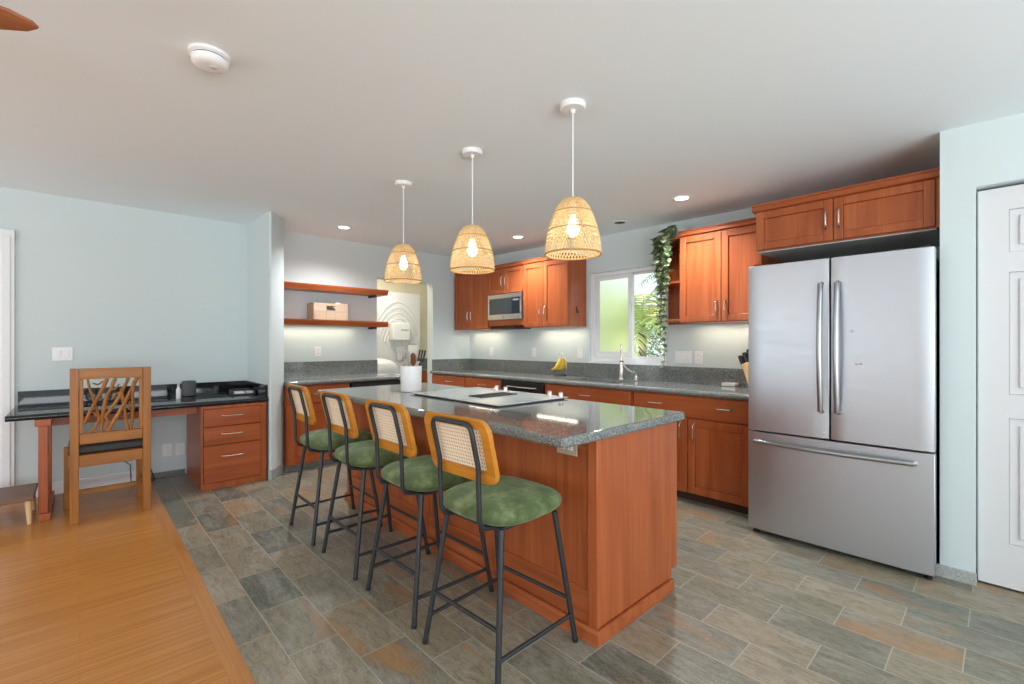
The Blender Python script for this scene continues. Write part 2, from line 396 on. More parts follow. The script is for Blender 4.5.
# window over the sink
w = struct('window_1', MB().box(4.225, 4.30, WY0, WY0+.035, WZ0, WZ1).box(4.225, 4.30, WY1-.045, WY1, WZ0, WZ1).box(4.225, 4.30, WY0+.035, WY1-.045, WZ1-.04, WZ1).box(4.225, 4.30, WY0+.035, WY1-.045, WZ0, WZ0+.045), white, 'white sliding window over the sink, one frosted and one clear sash', bevel=.004)
sy = 2.70
mb = MB(); a, b = sy-.03, WY1-.05
mb.box(4.232, 4.256, a, a+.05, WZ0+.047, WZ1-.042).box(4.232, 4.256, b-.055, b, WZ0+.047, WZ1-.042).box(4.232, 4.256, a+.05, b-.055, WZ0+.047, WZ0+.11).box(4.232, 4.256, a+.05, b-.055, WZ1-.085, WZ1-.042)
f1 = obj('sash', mb, white, w, 'white sash with frosted glass', bevel=.003)
obj('pane', MB().box(4.241, 4.247, a+.05, b-.055, WZ0+.11, WZ1-.085), frosted, f1, 'frosted pane')
mb = MB(); a, b = WY0+.037, sy+.02
mb.box(4.262, 4.286, a, a+.02, WZ0+.047, WZ1-.042).box(4.262, 4.286, b-.045, b, WZ0+.047, WZ1-.042).box(4.262, 4.286, a+.02, b-.045, WZ0+.047, WZ0+.065).box(4.262, 4.286, a+.02, b-.045, WZ1-.06, WZ1-.042)
f2 = obj('sash', mb, white, w, 'white sash with clear glass', bevel=.003)
obj('pane', MB().box(4.272, 4.276, a+.02, b-.045, WZ0+.065, WZ1-.06), clearglass, f2, 'clear pane')
struct('trim_3', MB().box(4.183, 4.2245, WY0-.004, WY1+.004, WZ0-.018, WZ0-.001), white, 'white window sill above the sink backsplash')

# ------------------------------------------------------------------ laundry room beyond the opening
struct('wall_laundry', MB().box(2.2, 4.98, 6.9, 7.0, 0, 2.5).box(4.88, 4.98, 5.53, 6.9, 0, 2.5).box(2.2, 2.3, 5.53, 6.9, 0, 2.5).box(2.2, 4.98, 5.53, 7.0, 2.5, 2.56), cream, 'cream walls of the small room beyond the opening')
d3 = MB().box(3.30, 4.10, 6.60, 6.64, .01, 2.06)
for i in range(9):
    r_ = .12+.075*i; pts = []
    for k in range(15):
        t = PI*(.13+.74*k/14); pts.append((3.70+r_*.62*math.cos(t), 6.600, 1.08+r_*1.15*math.sin(t)))
    pts = [p for p in pts if 3.33 < p[0] < 4.07 and p[2] < 2.02]
    if len(pts) > 2: d3.tube(pts, .012, 6)
struct('door_3', d3, doorwhite, 'white door with raised curved ridges in the room beyond')
t = thing('wall_box', 'white box with grey lettering on the ridged door beyond the opening', 'box', (3.62, 6.55, 1.25))
obj('box', MB().box(3.54, 3.84, 6.47, 6.588, 1.30, 1.57), plastic, t, bevel=.012)
mb = MB()
for i, wd in enumerate((.02, .012, .018, .022, .014, .02)): mb.box(3.68+i*.022, 3.68+i*.022+wd, 6.467, 6.4695, 1.45, 1.472)
obj('lettering', mb, mat('faded_grey_print', (.35, .37, .4), .6), t)
t = thing('washing_machine', 'white rounded machine standing beyond the end of the left counter', 'washer', (3.05, 6.05, 0))
obj('body', MB().box(2.72, 3.32, 5.75, 6.35, .02, .82), white, t, bevel=.05, seg=4)
obj('lid', MB().blob((3.02, 6.05, .87), (.29, .29, .17), 24, 10, 3.5, 2.5), white, t)
t = thing('side_counter', 'brown cabinet with grey counter seen through the right of the opening', 'counter', (4.45, 6.5, 0))
obj('body', MB().box(4.14, 4.86, 6.3, 6.88, .02, .80), cherry['z'], t)
obj('top', MB().box(4.12, 4.87, 6.27, 6.89, .80, .835), stone, t, bevel=.006)
obj('backsplash', MB().box(4.12, 4.87, 6.872, 6.892, .835, .99), stone, t)
t = thing('shelf_board', 'thin dark board on the wall beside the ridged door', 'shelf', (3.18, 6.6, 1.0))
obj('board', MB().box(2.95, 3.25, 6.55, 6.85, 1.05, 1.068), mat('dark_board', (.1, .07, .055), .5), t)
light('laundry_lamp', 'AREA', (3.2, 6.1, 2.46), 17, (1, .92, .78), (0, 0, 0), .5)

# ------------------------------------------------------------------ base cabinets along the window wall
KX = 3.53       # carcass front
def base_cab(label, y0, y1, drawers, doors, sink=False, group='base cabinets under the window wall worktop'):
    t = thing('base_cabinet', label, 'cabinet', (3.85, (y0+y1)/2, 0), group)
    cb = MB().box(KX, 4.17, y0, y1, .07, .838) if not sink else MB().box(KX, 4.17, y0, y1, .07, .685).box(KX, KX+.1, y0, y1, .685, .838)
    obj('carcass', cb, cherry['z'], t)
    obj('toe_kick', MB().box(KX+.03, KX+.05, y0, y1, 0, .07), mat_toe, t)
    for (a, b, z0, z1, hs) in drawers:
        d = obj('drawer', slab('X', KX, a, b, z0, z1), cherry['y'], t, bevel=.004)
        for hy in hs: obj('handle', pull('X', KX-.02, hy, (z0+z1)/2+.01, .125, False), chrome, d)
    for (a, b, z0, z1, hy) in doors:
        d = obj('door', shaker('X', KX, a, b, z0, z1), cherry['z'], t, bevel=.003)
        obj('handle', pull('X', KX-.02, hy, z1-.10, .13, True), chrome, d)
    return t
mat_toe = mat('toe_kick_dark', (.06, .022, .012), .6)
base_cab('cherry base cabinet between sink unit and fridge, wide drawer over two doors', 1.222, 2.212, [(1.235, 2.2, .665, .828, (1.43, 2.0))], [(1.235, 1.712, .07, .655, 1.66), (1.718, 2.2, .07, .655, 1.77)])
base_cab('cherry sink cabinet under the window with one wide false drawer', 2.216, 3.26, [(2.235, 3.245, .665, .828, (2.74,))], [(2.235, 2.737, .07, .655, 2.69), (2.743, 3.245, .07, .655, 2.79)], True)
base_cab('cherry base cabinet just left of the window-wall dishwasher', 3.925, 4.608, [(3.935, 4.6, .665, .828, (4.27,))], [(3.935, 4.265, .07, .655, 4.22), (4.27, 4.6, .07, .655, 4.31)])
base_cab('cherry base cabinet in the far corner beside the opening', 4.612, 5.36, [(4.62, 5.35, .665, .828, (4.95,))], [(4.62, 4.985, .07, .655, 4.93), (4.99, 5.35, .07, .655, 5.04)])
def dishwasher(label, f, u0, u1, ax):
    uc = (u0+u1)/2; c = (f+.3, uc, 0) if ax == 'X' else (uc, f+.3, 0)
    t = thing('dishwasher', label, 'dishwasher', c)
    mb = MB(); fbox(mb, ax, f, u0, u1, .08, .832, -.55, 0); obj('body', mb, blackplastic, t)
    obj('door', slab(ax, f, u0+.004, u1-.004, .09, .74, .022), blackplastic, t, bevel=.004)
    obj('control_panel', slab(ax, f, u0+.004, u1-.004, .745, .83, .026), blackplastic, t, bevel=.004)
    mb = MB(); pts = [fpt(ax, f, u0+.1+(u1-u0-.2)*i/8, .775, .026+.03*(1-abs(2*i/8-1)**4)) for i in range(9)]
    obj('handle', MB().tube(pts, .008, 8), chrome, t)
    mb = MB(); fbox(mb, ax, f, u0, u1, 0, .08, -.06, -.04); obj('kick_plate', mb, blackplastic, t)
dishwasher('black dishwasher under the window-wall worktop behind the cooktop', KX, 3.266, 3.918, 'X')

# worktop with sink cutout
TZ, TT = .88, .04
def nose(front, back, z0, z1, sgn=1):
    """profile with a rounded front edge: list of (d, z)"""
    r = (z1-z0)/2; p = [(back, z0)]
    for i in range(9):
        a = -PI/2+PI*i/8; p.append((front+sgn*(r-r*math.cos(a)), (z0+z1)/2+r*math.sin(a)))
    return p+[(back, z1)]
t = thing('worktop', 'grey granite worktop running under the window, with the sink in it', 'worktop', (3.85, 3.2, TZ))
SX0, SX1, SY0, SY1 = 3.66, 4.04, 2.42, 3.12
mb = MB().prism(nose(3.485, SX0, TZ-TT, TZ), 'y', 1.222, 5.365)
mb.box(SX0, 4.175, 1.222, SY0, TZ-TT, TZ).box(SX0, 4.175, SY1, 5.365, TZ-TT, TZ).box(SX1, 4.175, SY0, SY1, TZ-TT, TZ)
obj('top', mb, stone, t)
obj('backsplash', MB().box(4.176, 4.198, 1.222, 5.377, TZ-.02, 1.03).box(3.53, 4.176, 5.356, 5.377, TZ-.02, 1.03), stone, t)
t = thing('sink', 'stainless double-bowl sink set into the worktop under the window', 'sink', (3.85, 2.77, .7))
for y0, y1 in ((SY0+.004, 2.745), (2.775, SY1-.004)):
    mb = MB(); x0, x1 = SX0+.004, SX1-.004
    mb.box(x0, x0+.006, y0, y1, .70, .852).box(x1-.006, x1, y0, y1, .70, .852).box(x0+.006, x1-.006, y0, y0+.006, .70, .852).box(x0+.006, x1-.006, y1-.006, y1, .70, .852).box(x0, x1, y0, y1, .69, .70)
    o = obj('bowl', mb, steelm, t)
    obj('drain', MB().lathe([(.04, .7005), (.042, .704), (.03, .704)], ((x0+x1)/2, (y0+y1)/2, 0), 16), chrome, o)
obj('divider', MB().box(SX0+.004, SX1-.004, 2.745, 2.775, .70, .85), steelm, t, bevel=.004)
t = thing('faucet', 'tall nickel pull-down faucet behind the sink', 'faucet', (4.08, 2.70, TZ))
obj('base', MB().lathe([(.03, TZ+.0005), (.03, TZ+.012), (.023, TZ+.02), (.022, TZ+.10), (.019, TZ+.15), (.016, TZ+.2)], (4.08, 2.70, 0), 16), chrome, t)
fd = Vector((-.83, -.56, 0)); fb = Vector((4.08, 2.70, TZ))
pts = [fb+Vector((0, 0, .15)), fb+Vector((0, 0, .27))]+[fb+fd*(.07-.07*math.cos(PI*i/8))+Vector((0, 0, .27+.085*math.sin(PI*i/8))) for i in range(1, 9)]+[fb+fd*.14+Vector((0, 0, .25))]
obj('spout', MB().tube(pts, .012, 10), chrome, t)
obj('spray_head', MB().lathe([(.013, .03), (.016, .02), (.019, -.06), (.02, -.075), (.015, -.078)], tuple(fb+fd*.14+Vector((0, 0, .24))), 14), chrome, t)
obj('grip_ring', MB().lathe([(.0205, -.0), (.0205, .012)], tuple(fb+fd*.14+Vector((0, 0, .185))), 14), blackplastic, t)
obj('lever', MB().tube([(4.08, 2.68, TZ+.15), (4.075, 2.63, TZ+.11), (4.07, 2.57, TZ+.08)], [.011, .009, .008], 8), chrome, t)
t = thing('soap_dispenser', 'short nickel soap dispenser on the worktop right of the faucet', 'dispenser', (4.085, 2.53, TZ))
obj('body', MB().lathe([(.024, TZ+.0005), (.024, TZ+.01), (.018, TZ+.02), (.017, TZ+.07), (.02, TZ+.075), (.02, TZ+.085)], (4.085, 2.53, 0), 14), chrome, t)
obj('nozzle', MB().tube([(4.085, 2.53, TZ+.083), (4.05, 2.53, TZ+.09), (4.02, 2.53, TZ+.08)], .006, 8), chrome, t)

# ------------------------------------------------------------------ left run under the shelves
t = thing('base_cabinet', 'cherry base cabinet under the shelves beside the wall stub', 'cabinet', (1.77, 5.05, 0), 'base cabinets under the shelf wall worktop')
LY = 4.75
obj('carcass', MB().box(1.455, 2.09, LY, 5.35, .065, .838), cherry['z'], t)
obj('toe_kick', MB().box(1.455, 2.09, LY+.03, LY+.05, 0, .065), stone, t, 'stone faced toe kick')
d = obj('drawer', slab('Y', LY, 1.46, 2.08, .655, .828), cherry['x'], t, bevel=.004)
obj('handle', pull('Y', LY-.02, 1.77, .745, .125, False), chrome, d)
d = obj('door', shaker('Y', LY, 1.46, 2.08, .065, .645, .075), cherry['z'], t, bevel=.003)
obj('handle', pull('Y', LY-.02, 1.92, .56, .13, True), chrome, d)
dishwasher('black dishwasher under the left counter below the shelves', LY, 2.10, 2.70, 'Y')
t = thing('worktop', 'grey granite counter below the two shelves', 'worktop', (2.1, 5.0, .88))
obj('top', MB().prism(nose(4.695, 5.355, TZ-TT, TZ), 'x', 1.452, 2.73), stone, t)
obj('backsplash', MB().box(1.452, 2.715, 5.356, 5.378, TZ-.02, 1.045).box(1.4515, 1.472, 4.83, 5.356, TZ+.0005, 1.045), stone, t)
for z0, lab in ((1.835, 'upper of the two cherry wall shelves, empty'), (1.45, 'lower of the two cherry wall shelves, with the crate on it')):
    t = thing('wall_shelf', lab, 'shelf', (2.1, 5.25, z0), 'cherry wall shelves')
    obj('board', MB().prism([(5.375, z0), (5.14, z0), (5.13, z0+.03), (5.118, z0+.05), (5.118, z0+.062), (5.375, z0+.062)], 'x', 1.455, 2.74), cherry['x'], t)
    obj('bracket', MB().box(2.60, 2.625, 5.2, 5.375, z0-.025, z0-.001), blackmetal, t, 'dark bracket')
t = thing('crate', 'small brown wooden crate on the lower shelf', 'crate', (2.05, 5.23, 1.513))
mb = MB(); x0, x1, y0, y1, z0, z1 = 1.86, 2.245, 5.15, 5.34, 1.513, 1.70
mb.box(x0, x0+.012, y0, y1, z0, z1).box(x1-.012, x1, y0, y1, z0, z1).box(x0+.012, x1-.012, y1-.012, y1, z0, z1).box(x0+.012, x1-.012, y0+.012, y1-.012, z0, z0+.012)
hx0, hx1 = 2.0, 2.10
mb.box(x0+.012, hx0, y0, y0+.012, z0, z1).box(hx1, x1-.012, y0, y0+.012, z0, z1).box(hx0, hx1, y0, y0+.012, z0, z0+.12).box(hx0, hx1, y0, y0+.012, z0+.155, z1)
obj('box', mb, cratewood, t, bevel=.003)
obj('handle', MB().box(hx0+.003, hx1-.003, y0-.006, y0-.001, z0+.118, z0+.13), blackmetal, t, 'dark metal hand-hold lip')
for i, (px_, w_) in enumerate(((1.95, .1), (2.16, .085))):
    tag(obj('folded_cloth', MB().blob((px_, 5.245, 1.626), (w_*.55, .065, .085+.01*i), 16, 8, 4, 2.6), plastic), ('white folded cloth at the left end of the shelf crate', 'white rolled cloth at the right end of the shelf crate')[i], 'cloth', 'white cloths in the crate')

# ------------------------------------------------------------------ wall cabinets
UX = 3.89
def wall_cab(label, f, y0, y1, z0, z1, back, split, hz, rail=.055, group='cherry wall cabinets', crown=(.0, .0), handles=True):
    t = thing('wall_cabinet', label, 'cabinet', ((f+back)/2, (y0+y1)/2, z0), group)
    obj('carcass', MB().box(f, back, y0, y1, z0, z1), cherry['z'], t)
    c0, c1 = crown
    obj('crown', MB().prism([(back, z1), (f-.021, z1), (f-.028, z1+.006), (f-.028, z1+.034), (f-.036, z1+.038), (f-.036, z1+.048), (back, z1+.048)], 'y', y0-c0, y1+c1), cherry['y'], t)
    for a, b, hs in ((y0+.004, split-.002, split-.035), (split+.002, y1-.004, split+.035)):
        d = obj('door', shaker('X', f, a, b, z0+.006, z1-.006, rail), cherry['z'], t, bevel=.003)
        obj('handle', pull('X', f-.02, hs, hz, .12, True), chrome, d)
    return t
t = wall_cab('tall cherry wall cabinet in the far corner left of the microwave', UX, 4.588, 5.30, 1.44, 2.195, 4.195, 4.96, 1.62)
obj('filler', MB().box(UX+.02, 4.195, 5.301, 5.375, 1.44, 2.195), cherry['z'], t)
t = wall_cab('short cherry wall cabinet above the microwave', UX, 3.94, 4.584, 1.872, 2.195, 4.195, 4.27, 2.03, .05)
mb = MB().box(UX-.01, 4.195, 3.94, 4.584, 1.475, 1.548); obj('shelf', mb, cherry['y'], t)
obj('dark_block', MB().box(UX+.03, 4.195, 4.12, 4.584, 1.436, 1.4745), mat_toe, t, 'dark block under the microwave shelf')  # plain dark block below the shelf
wall_cab('tall cherry wall cabinet between microwave and window', UX, 3.242, 3.936, 1.44, 2.195, 4.195, 3.61, 1.62)
tag(obj('hook', MB().tube([(4.02, 3.2405, 1.66), (4.02, 3.236, 1.60), (4.02, 3.222, 1.585), (4.02, 3.212, 1.60), (4.02, 3.21, 1.615)], .006, 8), blackmetal), 'small black hook on the side of the cabinet near the window', 'hook')
wall_cab('cherry wall cabinet beside the fridge with the trailing plant at its end', 3.87, 1.232, 1.955, 1.43, 2.185, 4.195, 1.592, 1.55)
t = thing('open_end_shelf', 'open cherry corner shelf unit under the trailing plant', 'shelf', (4.05, 2.05, 1.43))
obj('back_panel', MB().box(4.18, 4.196, 1.958, 2.235, 1.43, 2.20), cherry['z'], t)
for z in (1.452, 1.79, 2.183):
    pl = [(4.179, 1.958)]+[(4.179-.30*math.cos(PI/2*i/8), 1.958+.27*math.sin(PI/2*i/8)) for i in range(9)]
    obj('shelf', MB().prism(pl, 'z', z, z+.018), cherry['y'], t)
t = wall_cab('wide cherry cabinet above the fridge', 3.5, .258, 1.2, 1.90, 2.175, 4.195, .74, 2.04, .05, crown=(.0205, .02))
obj('filler', MB().box(3.49, 4.19, .2375, .2575, 1.90, 2.1745), cherry['z'], t)
obj('side_panel', MB().box(3.60, 4.17, 1.2005, 1.2195, .001, 2.17), cherry['z'], t)
obj('soffit', MB().box(3.52, 4.17, .259, 1.199, 1.893, 1.8995), mat('soffit_melamine', (.6, .6, .58), .5), t, 'pale underside')

# microwave
t = thing('microwave', 'stainless microwave on the shelf between the wall cabinets', 'microwave', (4.0, 4.26, 1.55))
obj('body', MB().box(UX-.005, 4.18, 3.955, 4.57, 1.549, 1.868), greymetal, t)
mx = UX-.005
mb = MB(); fbox(mb, 'X', mx, 3.955, 4.57, 1.549, 1.615, 0, .03); fbox(mb, 'X', mx, 3.955, 4.57, 1.815, 1.868, 0, .03); fbox(mb, 'X', mx, 3.955, 3.978, 1.615, 1.815, 0, .03); fbox(mb, 'X', mx, 4.548, 4.57, 1.615, 1.815, 0, .03)
obj('front_frame', mb, steelm, t, bevel=.003)
mb = MB(); fbox(mb, 'X', mx, 4.125, 4.5475, 1.6155, 1.8145, 0, .026); obj('door_window', mb, mwglass, t, 'dark glass door')
mb = MB(); fbox(mb, 'X', mx, 3.9785, 4.12, 1.6155, 1.8145, 0, .026); obj('control_panel', mb, black_glass, t)
mb = MB(); fbox(mb, 'X', mx-.03, 4.0, 4.10, 1.775, 1.795, 0, .002); obj('display', mb, mat('display_grey', (.25, .3, .32), .2), t)
obj('badge', MB().lathe([(.011, 0), (.011, .003)], (0, 0, 0), 16, 'x').xform(Matrix.Translation((mx-.0335, 4.262, 1.582))), mat('badge_grey', (.2, .2, .22), .3, .6), t)

# ------------------------------------------------------------------ refrigerator
t = thing('refrigerator', 'large stainless french-door refrigerator with bottom freezer', 'refrigerator', (3.65, .70, 0))
FX = 3.234
obj('body', MB().box(3.315, 4.10, .262, 1.150, .04, 1.745), greymetal, t, 'dark grey cabinet', bevel=.006)
def fdoor(y0, y1, z0, z1):
    p = []; nseg = 10
    for i in range(nseg+1):
        u = i/nseg; y = y0+(y1-y0)*u; e = min(u, 1-u)*(y1-y0)
        p.append((FX+.012*max(0, 1-e/.02)**2+.0, y))
    return MB().prism([(3.308, y0)]+p+[(3.308, y1)], 'z', z0, z1, True)
for (y0, y1, hy) in ((.245, .701, .663), (.709, 1.163, .745)):
    d = obj('door', fdoor(y0, y1, .682, 1.757), fridgesteel, t, bevel=.003)
    if y0 < .3: d_right = d
    pts = [(FX+.003, hy, .845)]+[(FX-.030-.026*math.sin(PI*i/14), hy, .85+.75*i/14) for i in range(15)]+[(FX+.003, hy, 1.605)]
    obj('handle', MB().tube(pts, .0145, 10), handlesteel, d)
for dy, dz, dr in ((.596, 1.322, .011), (.573, 1.139, .014), (.552, 1.137, .008)):
    obj('dent', MB().lathe([(dr, 0), (dr*.8, .0006), (dr*.4, .0011), (.001, .0013)], (0, 0, 0), 14, 'x').xform(Matrix.Translation((FX-.0005, dy, dz)) @ Matrix.Rotation(PI, 4, 'Z')), fridgesteel, d_right, 'small dent')
d = obj('freezer_drawer', fdoor(.245, 1.163, .035, .672), fridgesteel, t, bevel=.003)
pts = [(FX+.003, .325, .612)]+[(FX-.028-.024*math.sin(PI*i/14), .33+.78*i/14, .614) for i in range(15)]+[(FX+.003, 1.115, .612)]
obj('handle', MB().tube(pts, .0145, 10), handlesteel, d)
obj('gasket', MB().box(3.30, 3.316, .27, 1.14, .672, .682), dark, t)
obj('grille', MB().box(3.33, 3.36, .27, 1.14, .012, .039), blackplastic, t, 'dark base grille')
for y in (.275, 1.13): obj('foot', MB().lathe([(.018, .0), (.018, .012), (.01, .014), (.01, .05)], (3.29, y, 0), 12), blackplastic, t)
for y in (.29, .40, 1.12): obj('hinge_cap', MB().box(3.27, 3.40, y-.025, y+.025, 1.7455, 1.772), blackplastic, t, bevel=.006)
obj('badge', MB().box(FX-.0025, FX+.001, .725, .74, .715, .727), mat('badge_pale', (.75, .75, .78), .3), t, 'tiny pale badge low on the door')

# ------------------------------------------------------------------ island
IX0, IX1, IY0, IY1 = 1.565, 2.247, 1.155, 3.60
t = thing('island', 'long cherry kitchen island with grey granite top', 'island', (1.9, 2.4, 0))
obj('body', MB().box(IX0+.02, IX1, IY0+.012, IY1-.012, .105, .853).box(IX0+.02, IX1-.05, IY0+.012, IY1-.012, .0, .105), cherry['z'], t)
obj('end_panel', MB().prism([(IX0+.012, .06), (2.195, .06), (2.195, .107), (IX1+.003, .107), (IX1+.003, .853), (IX0+.012, .853)], 'y', IY0, IY0+.0115), cherry['z'], t, bevel=.002)
obj('end_panel', MB().prism([(IX0+.012, .06), (2.195, .06), (2.195, .107), (IX1+.003, .107), (IX1+.003, .853), (IX0+.012, .853)], 'y', IY1-.0115, IY1), cherry['z'], t, bevel=.002)
# panelled seating side: posts, rails and four recessed panels
mb = MB(); edges = [IY0-.004, 1.20, 1.81, 1.865, 2.42, 2.475, 3.02, 3.075, IY1-.045, IY1]
for a, b in zip(edges[0::2], edges[1::2]): obj('post', MB().box(IX0-.004, IX0+.0195, a, b, .06, .853), cherry['z'], t, bevel=.003)
for a, b in zip(edges[1::2], edges[2::2]): 
    for q0, q1 in ((.06, .205), (.80, .853)): obj('rail', MB().box(IX0, IX0+.0195, a, b, q0, q1), cherry['y'], t, bevel=.003)
for a, b in zip(edges[1::2], edges[2::2]): obj('side_panel', MB().box(IX0+.008, IX0+.0195, a, b, .205, .80), cherry['z'], t)
mb = MB().prism([(IX0-.02, 0), (IX0-.02, .055), (IX0-.01, .064), (IX0-.0045, .064), (IX0-.0045, 0)], 'y', IY0-.02, IY1+.01)
mb.box(IX0-.0045, 2.192, IY0-.016, IY0-.001, 0, .06)
obj('plinth', mb, cherry['y'], t, bevel=.002)
# back: drawers and doors toward the window wall
for k in range(4):
    a = IY0+.03+k*.60; b = a+.59
    d = obj('drawer', slab('x', IX1, a, b, .69, .84), cherry['y'], t, bevel=.003); obj('handle', pull('x', IX1+.02, (a+b)/2, .77, .125, False), chrome, d)
    d = obj('door', shaker('x', IX1, a, b, .115, .68), cherry['z'], t, bevel=.003); obj('handle', pull('x', IX1+.02, b-.05, .60, .13, True), chrome, d)
def rounded(x0, x1, y0, y1, r, n=6):
    p = []
    for (cx_, cy_, a0) in ((x1-r, y0+r, -PI/2), (x1-r, y1-r, 0), (x0+r, y1-r, PI/2), (x0+r, y0+r, PI)):
        for i in range(n+1):
            a = a0+PI/2*i/n; p.append((cx_+r*math.cos(a), cy_+r*math.sin(a)))
    return p
o = obj('worktop', MB().prism(rounded(1.318, 2.292, 1.122, 3.60, .03), 'z', .854, .896, True), stone, t, 'grey granite top', bevel=.012, seg=3)
# cooktop on the island
CT = .8965
t = thing('cooktop', 'low stainless and glass cooktop with centre vent on the island', 'cooktop', (1.98, 2.46, CT))
x0, x1, y0, y1, GT = 1.68, 2.28, 1.905, 2.83, .909
obj('body', MB().box(x0+.02, x1-.02, y0+.02, y1-.02, CT, GT-.0065), blackmetal, t, 'dark case under the glass')
obj('glass', MB().box(x0+.0125, x1-.0125, y0+.0125, y1-.0125, GT-.0062, GT-.001), cookglass, t)
mb = MB()
mb.box(x0, x0+.012, y0, y1, GT-.0065, GT).box(x1-.012, x1, y0, y1, GT-.0065, GT).box(x0+.012, x1-.012, y0, y0+.012, GT-.0065, GT).box(x0+.012, x1-.012, y1-.012, y1, GT-.0065, GT)
obj('frame', mb, steelm, t, bevel=.002)
mb = MB().box(1.84, 2.15, 2.245, 2.257, GT-.001, GT+.005).box(1.84, 2.15, 2.362, 2.374, GT-.001, GT+.005)
for i in range(14): mb.box(1.842+i*.0225, 1.851+i*.0225, 2.257, 2.362, GT-.001, GT+.004)
obj('vent_grille', mb, blackmetal, t)
for y in (1.94, 2.035, 2.465, 2.565): obj('knob', MB().lathe([(.021, GT-.001), (.021, GT+.003), (.016, GT+.005), (.0155, GT+.026), (.013, GT+.029)], (2.247, y, 0), 16), chrome, t)
# utensil crock
t = thing('utensil_crock', 'white fluted crock full of cooking utensils on the island', 'crock', (1.785, 2.995, .8965))
c0 = (1.785, 2.995, .8965)
obj('crock', MB().lathe([(.07, 0), (.074, .004), (.076, .10), (.077, .185), (.074, .188), (.070, .185), (.068, .03), (.0, .028)], c0, 48, flute=.018), plastic, t)
sil = mat('grey_silicone', (.42, .41, .37), .5); beige = mat('pale_silicone', (.62, .58, .48), .55); brownw = mat('brown_spoon_wood', (.25, .10, .04), .5)
def utensil(name, label, dx_, dy_, tx, ty, z1, m, head):
    b0 = Vector((c0[0]+dx_*.03, c0[1]+dy_*.03, c0[2]+.035)); b1 = Vector((c0[0]+tx, c0[1]+ty, c0[2]+z1))
    t = thing(name, label, 'utensil', b0, 'utensils in the white crock')
    obj('handle', MB().tube([b0, b1], [.006, .007], 8), m, t)
    b1 = b1+(b1-b0).normalized()*.012
    d = (b1-b0).normalized(); q = d.to_track_quat('Z', 'Y').to_matrix().to_4x4()
    face = Matrix.Rotation(.75, 4, 'Z')
    mb = MB()
    if head == 'slot':
        for i in range(5): mb.box(-.036+i*.0165, -.036+i*.0165+.009, -.003, .003, .012, .068)
        mb.box(-.036, .039, -.003, .003, 0, .012).box(-.036, .039, -.003, .003, .068, .08)
    elif head == 'flat': mb.box(-.03, .03, -.003, .003, 0, .09)
    elif head == 'spoon': mb.blob((0, 0, .035), (.03, .008, .042), 14, 8)
    elif head == 'ladle': mb.blob((0, -.012, .03), (.038, .026, .03), 14, 8)
    elif head == 'whisk':
        for k in range(6):
            a = PI*k/6; mb.tube([(.026*math.sin(PI*j/8)*math.cos(a)*(1 if j < 9 else -1), .026*math.sin(PI*j/8)*math.sin(a), .08*j/8) for j in range(9)], .0015, 4)
    elif head == 'fork':
        mb.box(-.022, .022, -.003, .003, 0, .02)
        for i in range(3): mb.box(-.022+i*.0175, -.013+i*.0175, -.003, .003, .02, .075)
    else: mb.tube([(0, 0, 0), (0, 0, .05)], [.006, .008], 8)
    obj('head', mb.xform(Matrix.Translation(b1) @ q @ face.inverted() @ Matrix.Scale(1.15, 4)), m, t)
utensil('slotted_turner', 'grey slotted turner standing at the left of the crock', -.5, .9, -.028, .058, .225, sil, 'slot')
utensil('ladle', 'grey ladle leaning furthest left out of the crock', -.9, .2, -.060, .012, .205, sil, 'ladle')
utensil('spoon', 'dull grey spoon leaning left in front of the slotted turner', -.7, -.9, -.045, -.045, .20, sil, 'spoon')
utensil('spatula', 'pale wide spatula in the middle of the crock', .2, .3, .01, 0, .225, beige, 'flat')
utensil('scraper', 'pale rounded scraper standing behind the wide spatula', .9, .8,   .046, .046, .215, beige, 'spoon')
utensil('wooden_spoon', 'short brown wooden spoon at the front of the crock', .2, -.7, .0, -.03, .185, brownw, 'spoon')
utensil('serving_fork', 'black serving fork at the right of the crock', .8, -.5, .045, -.05, .21, blackplastic, 'fork')

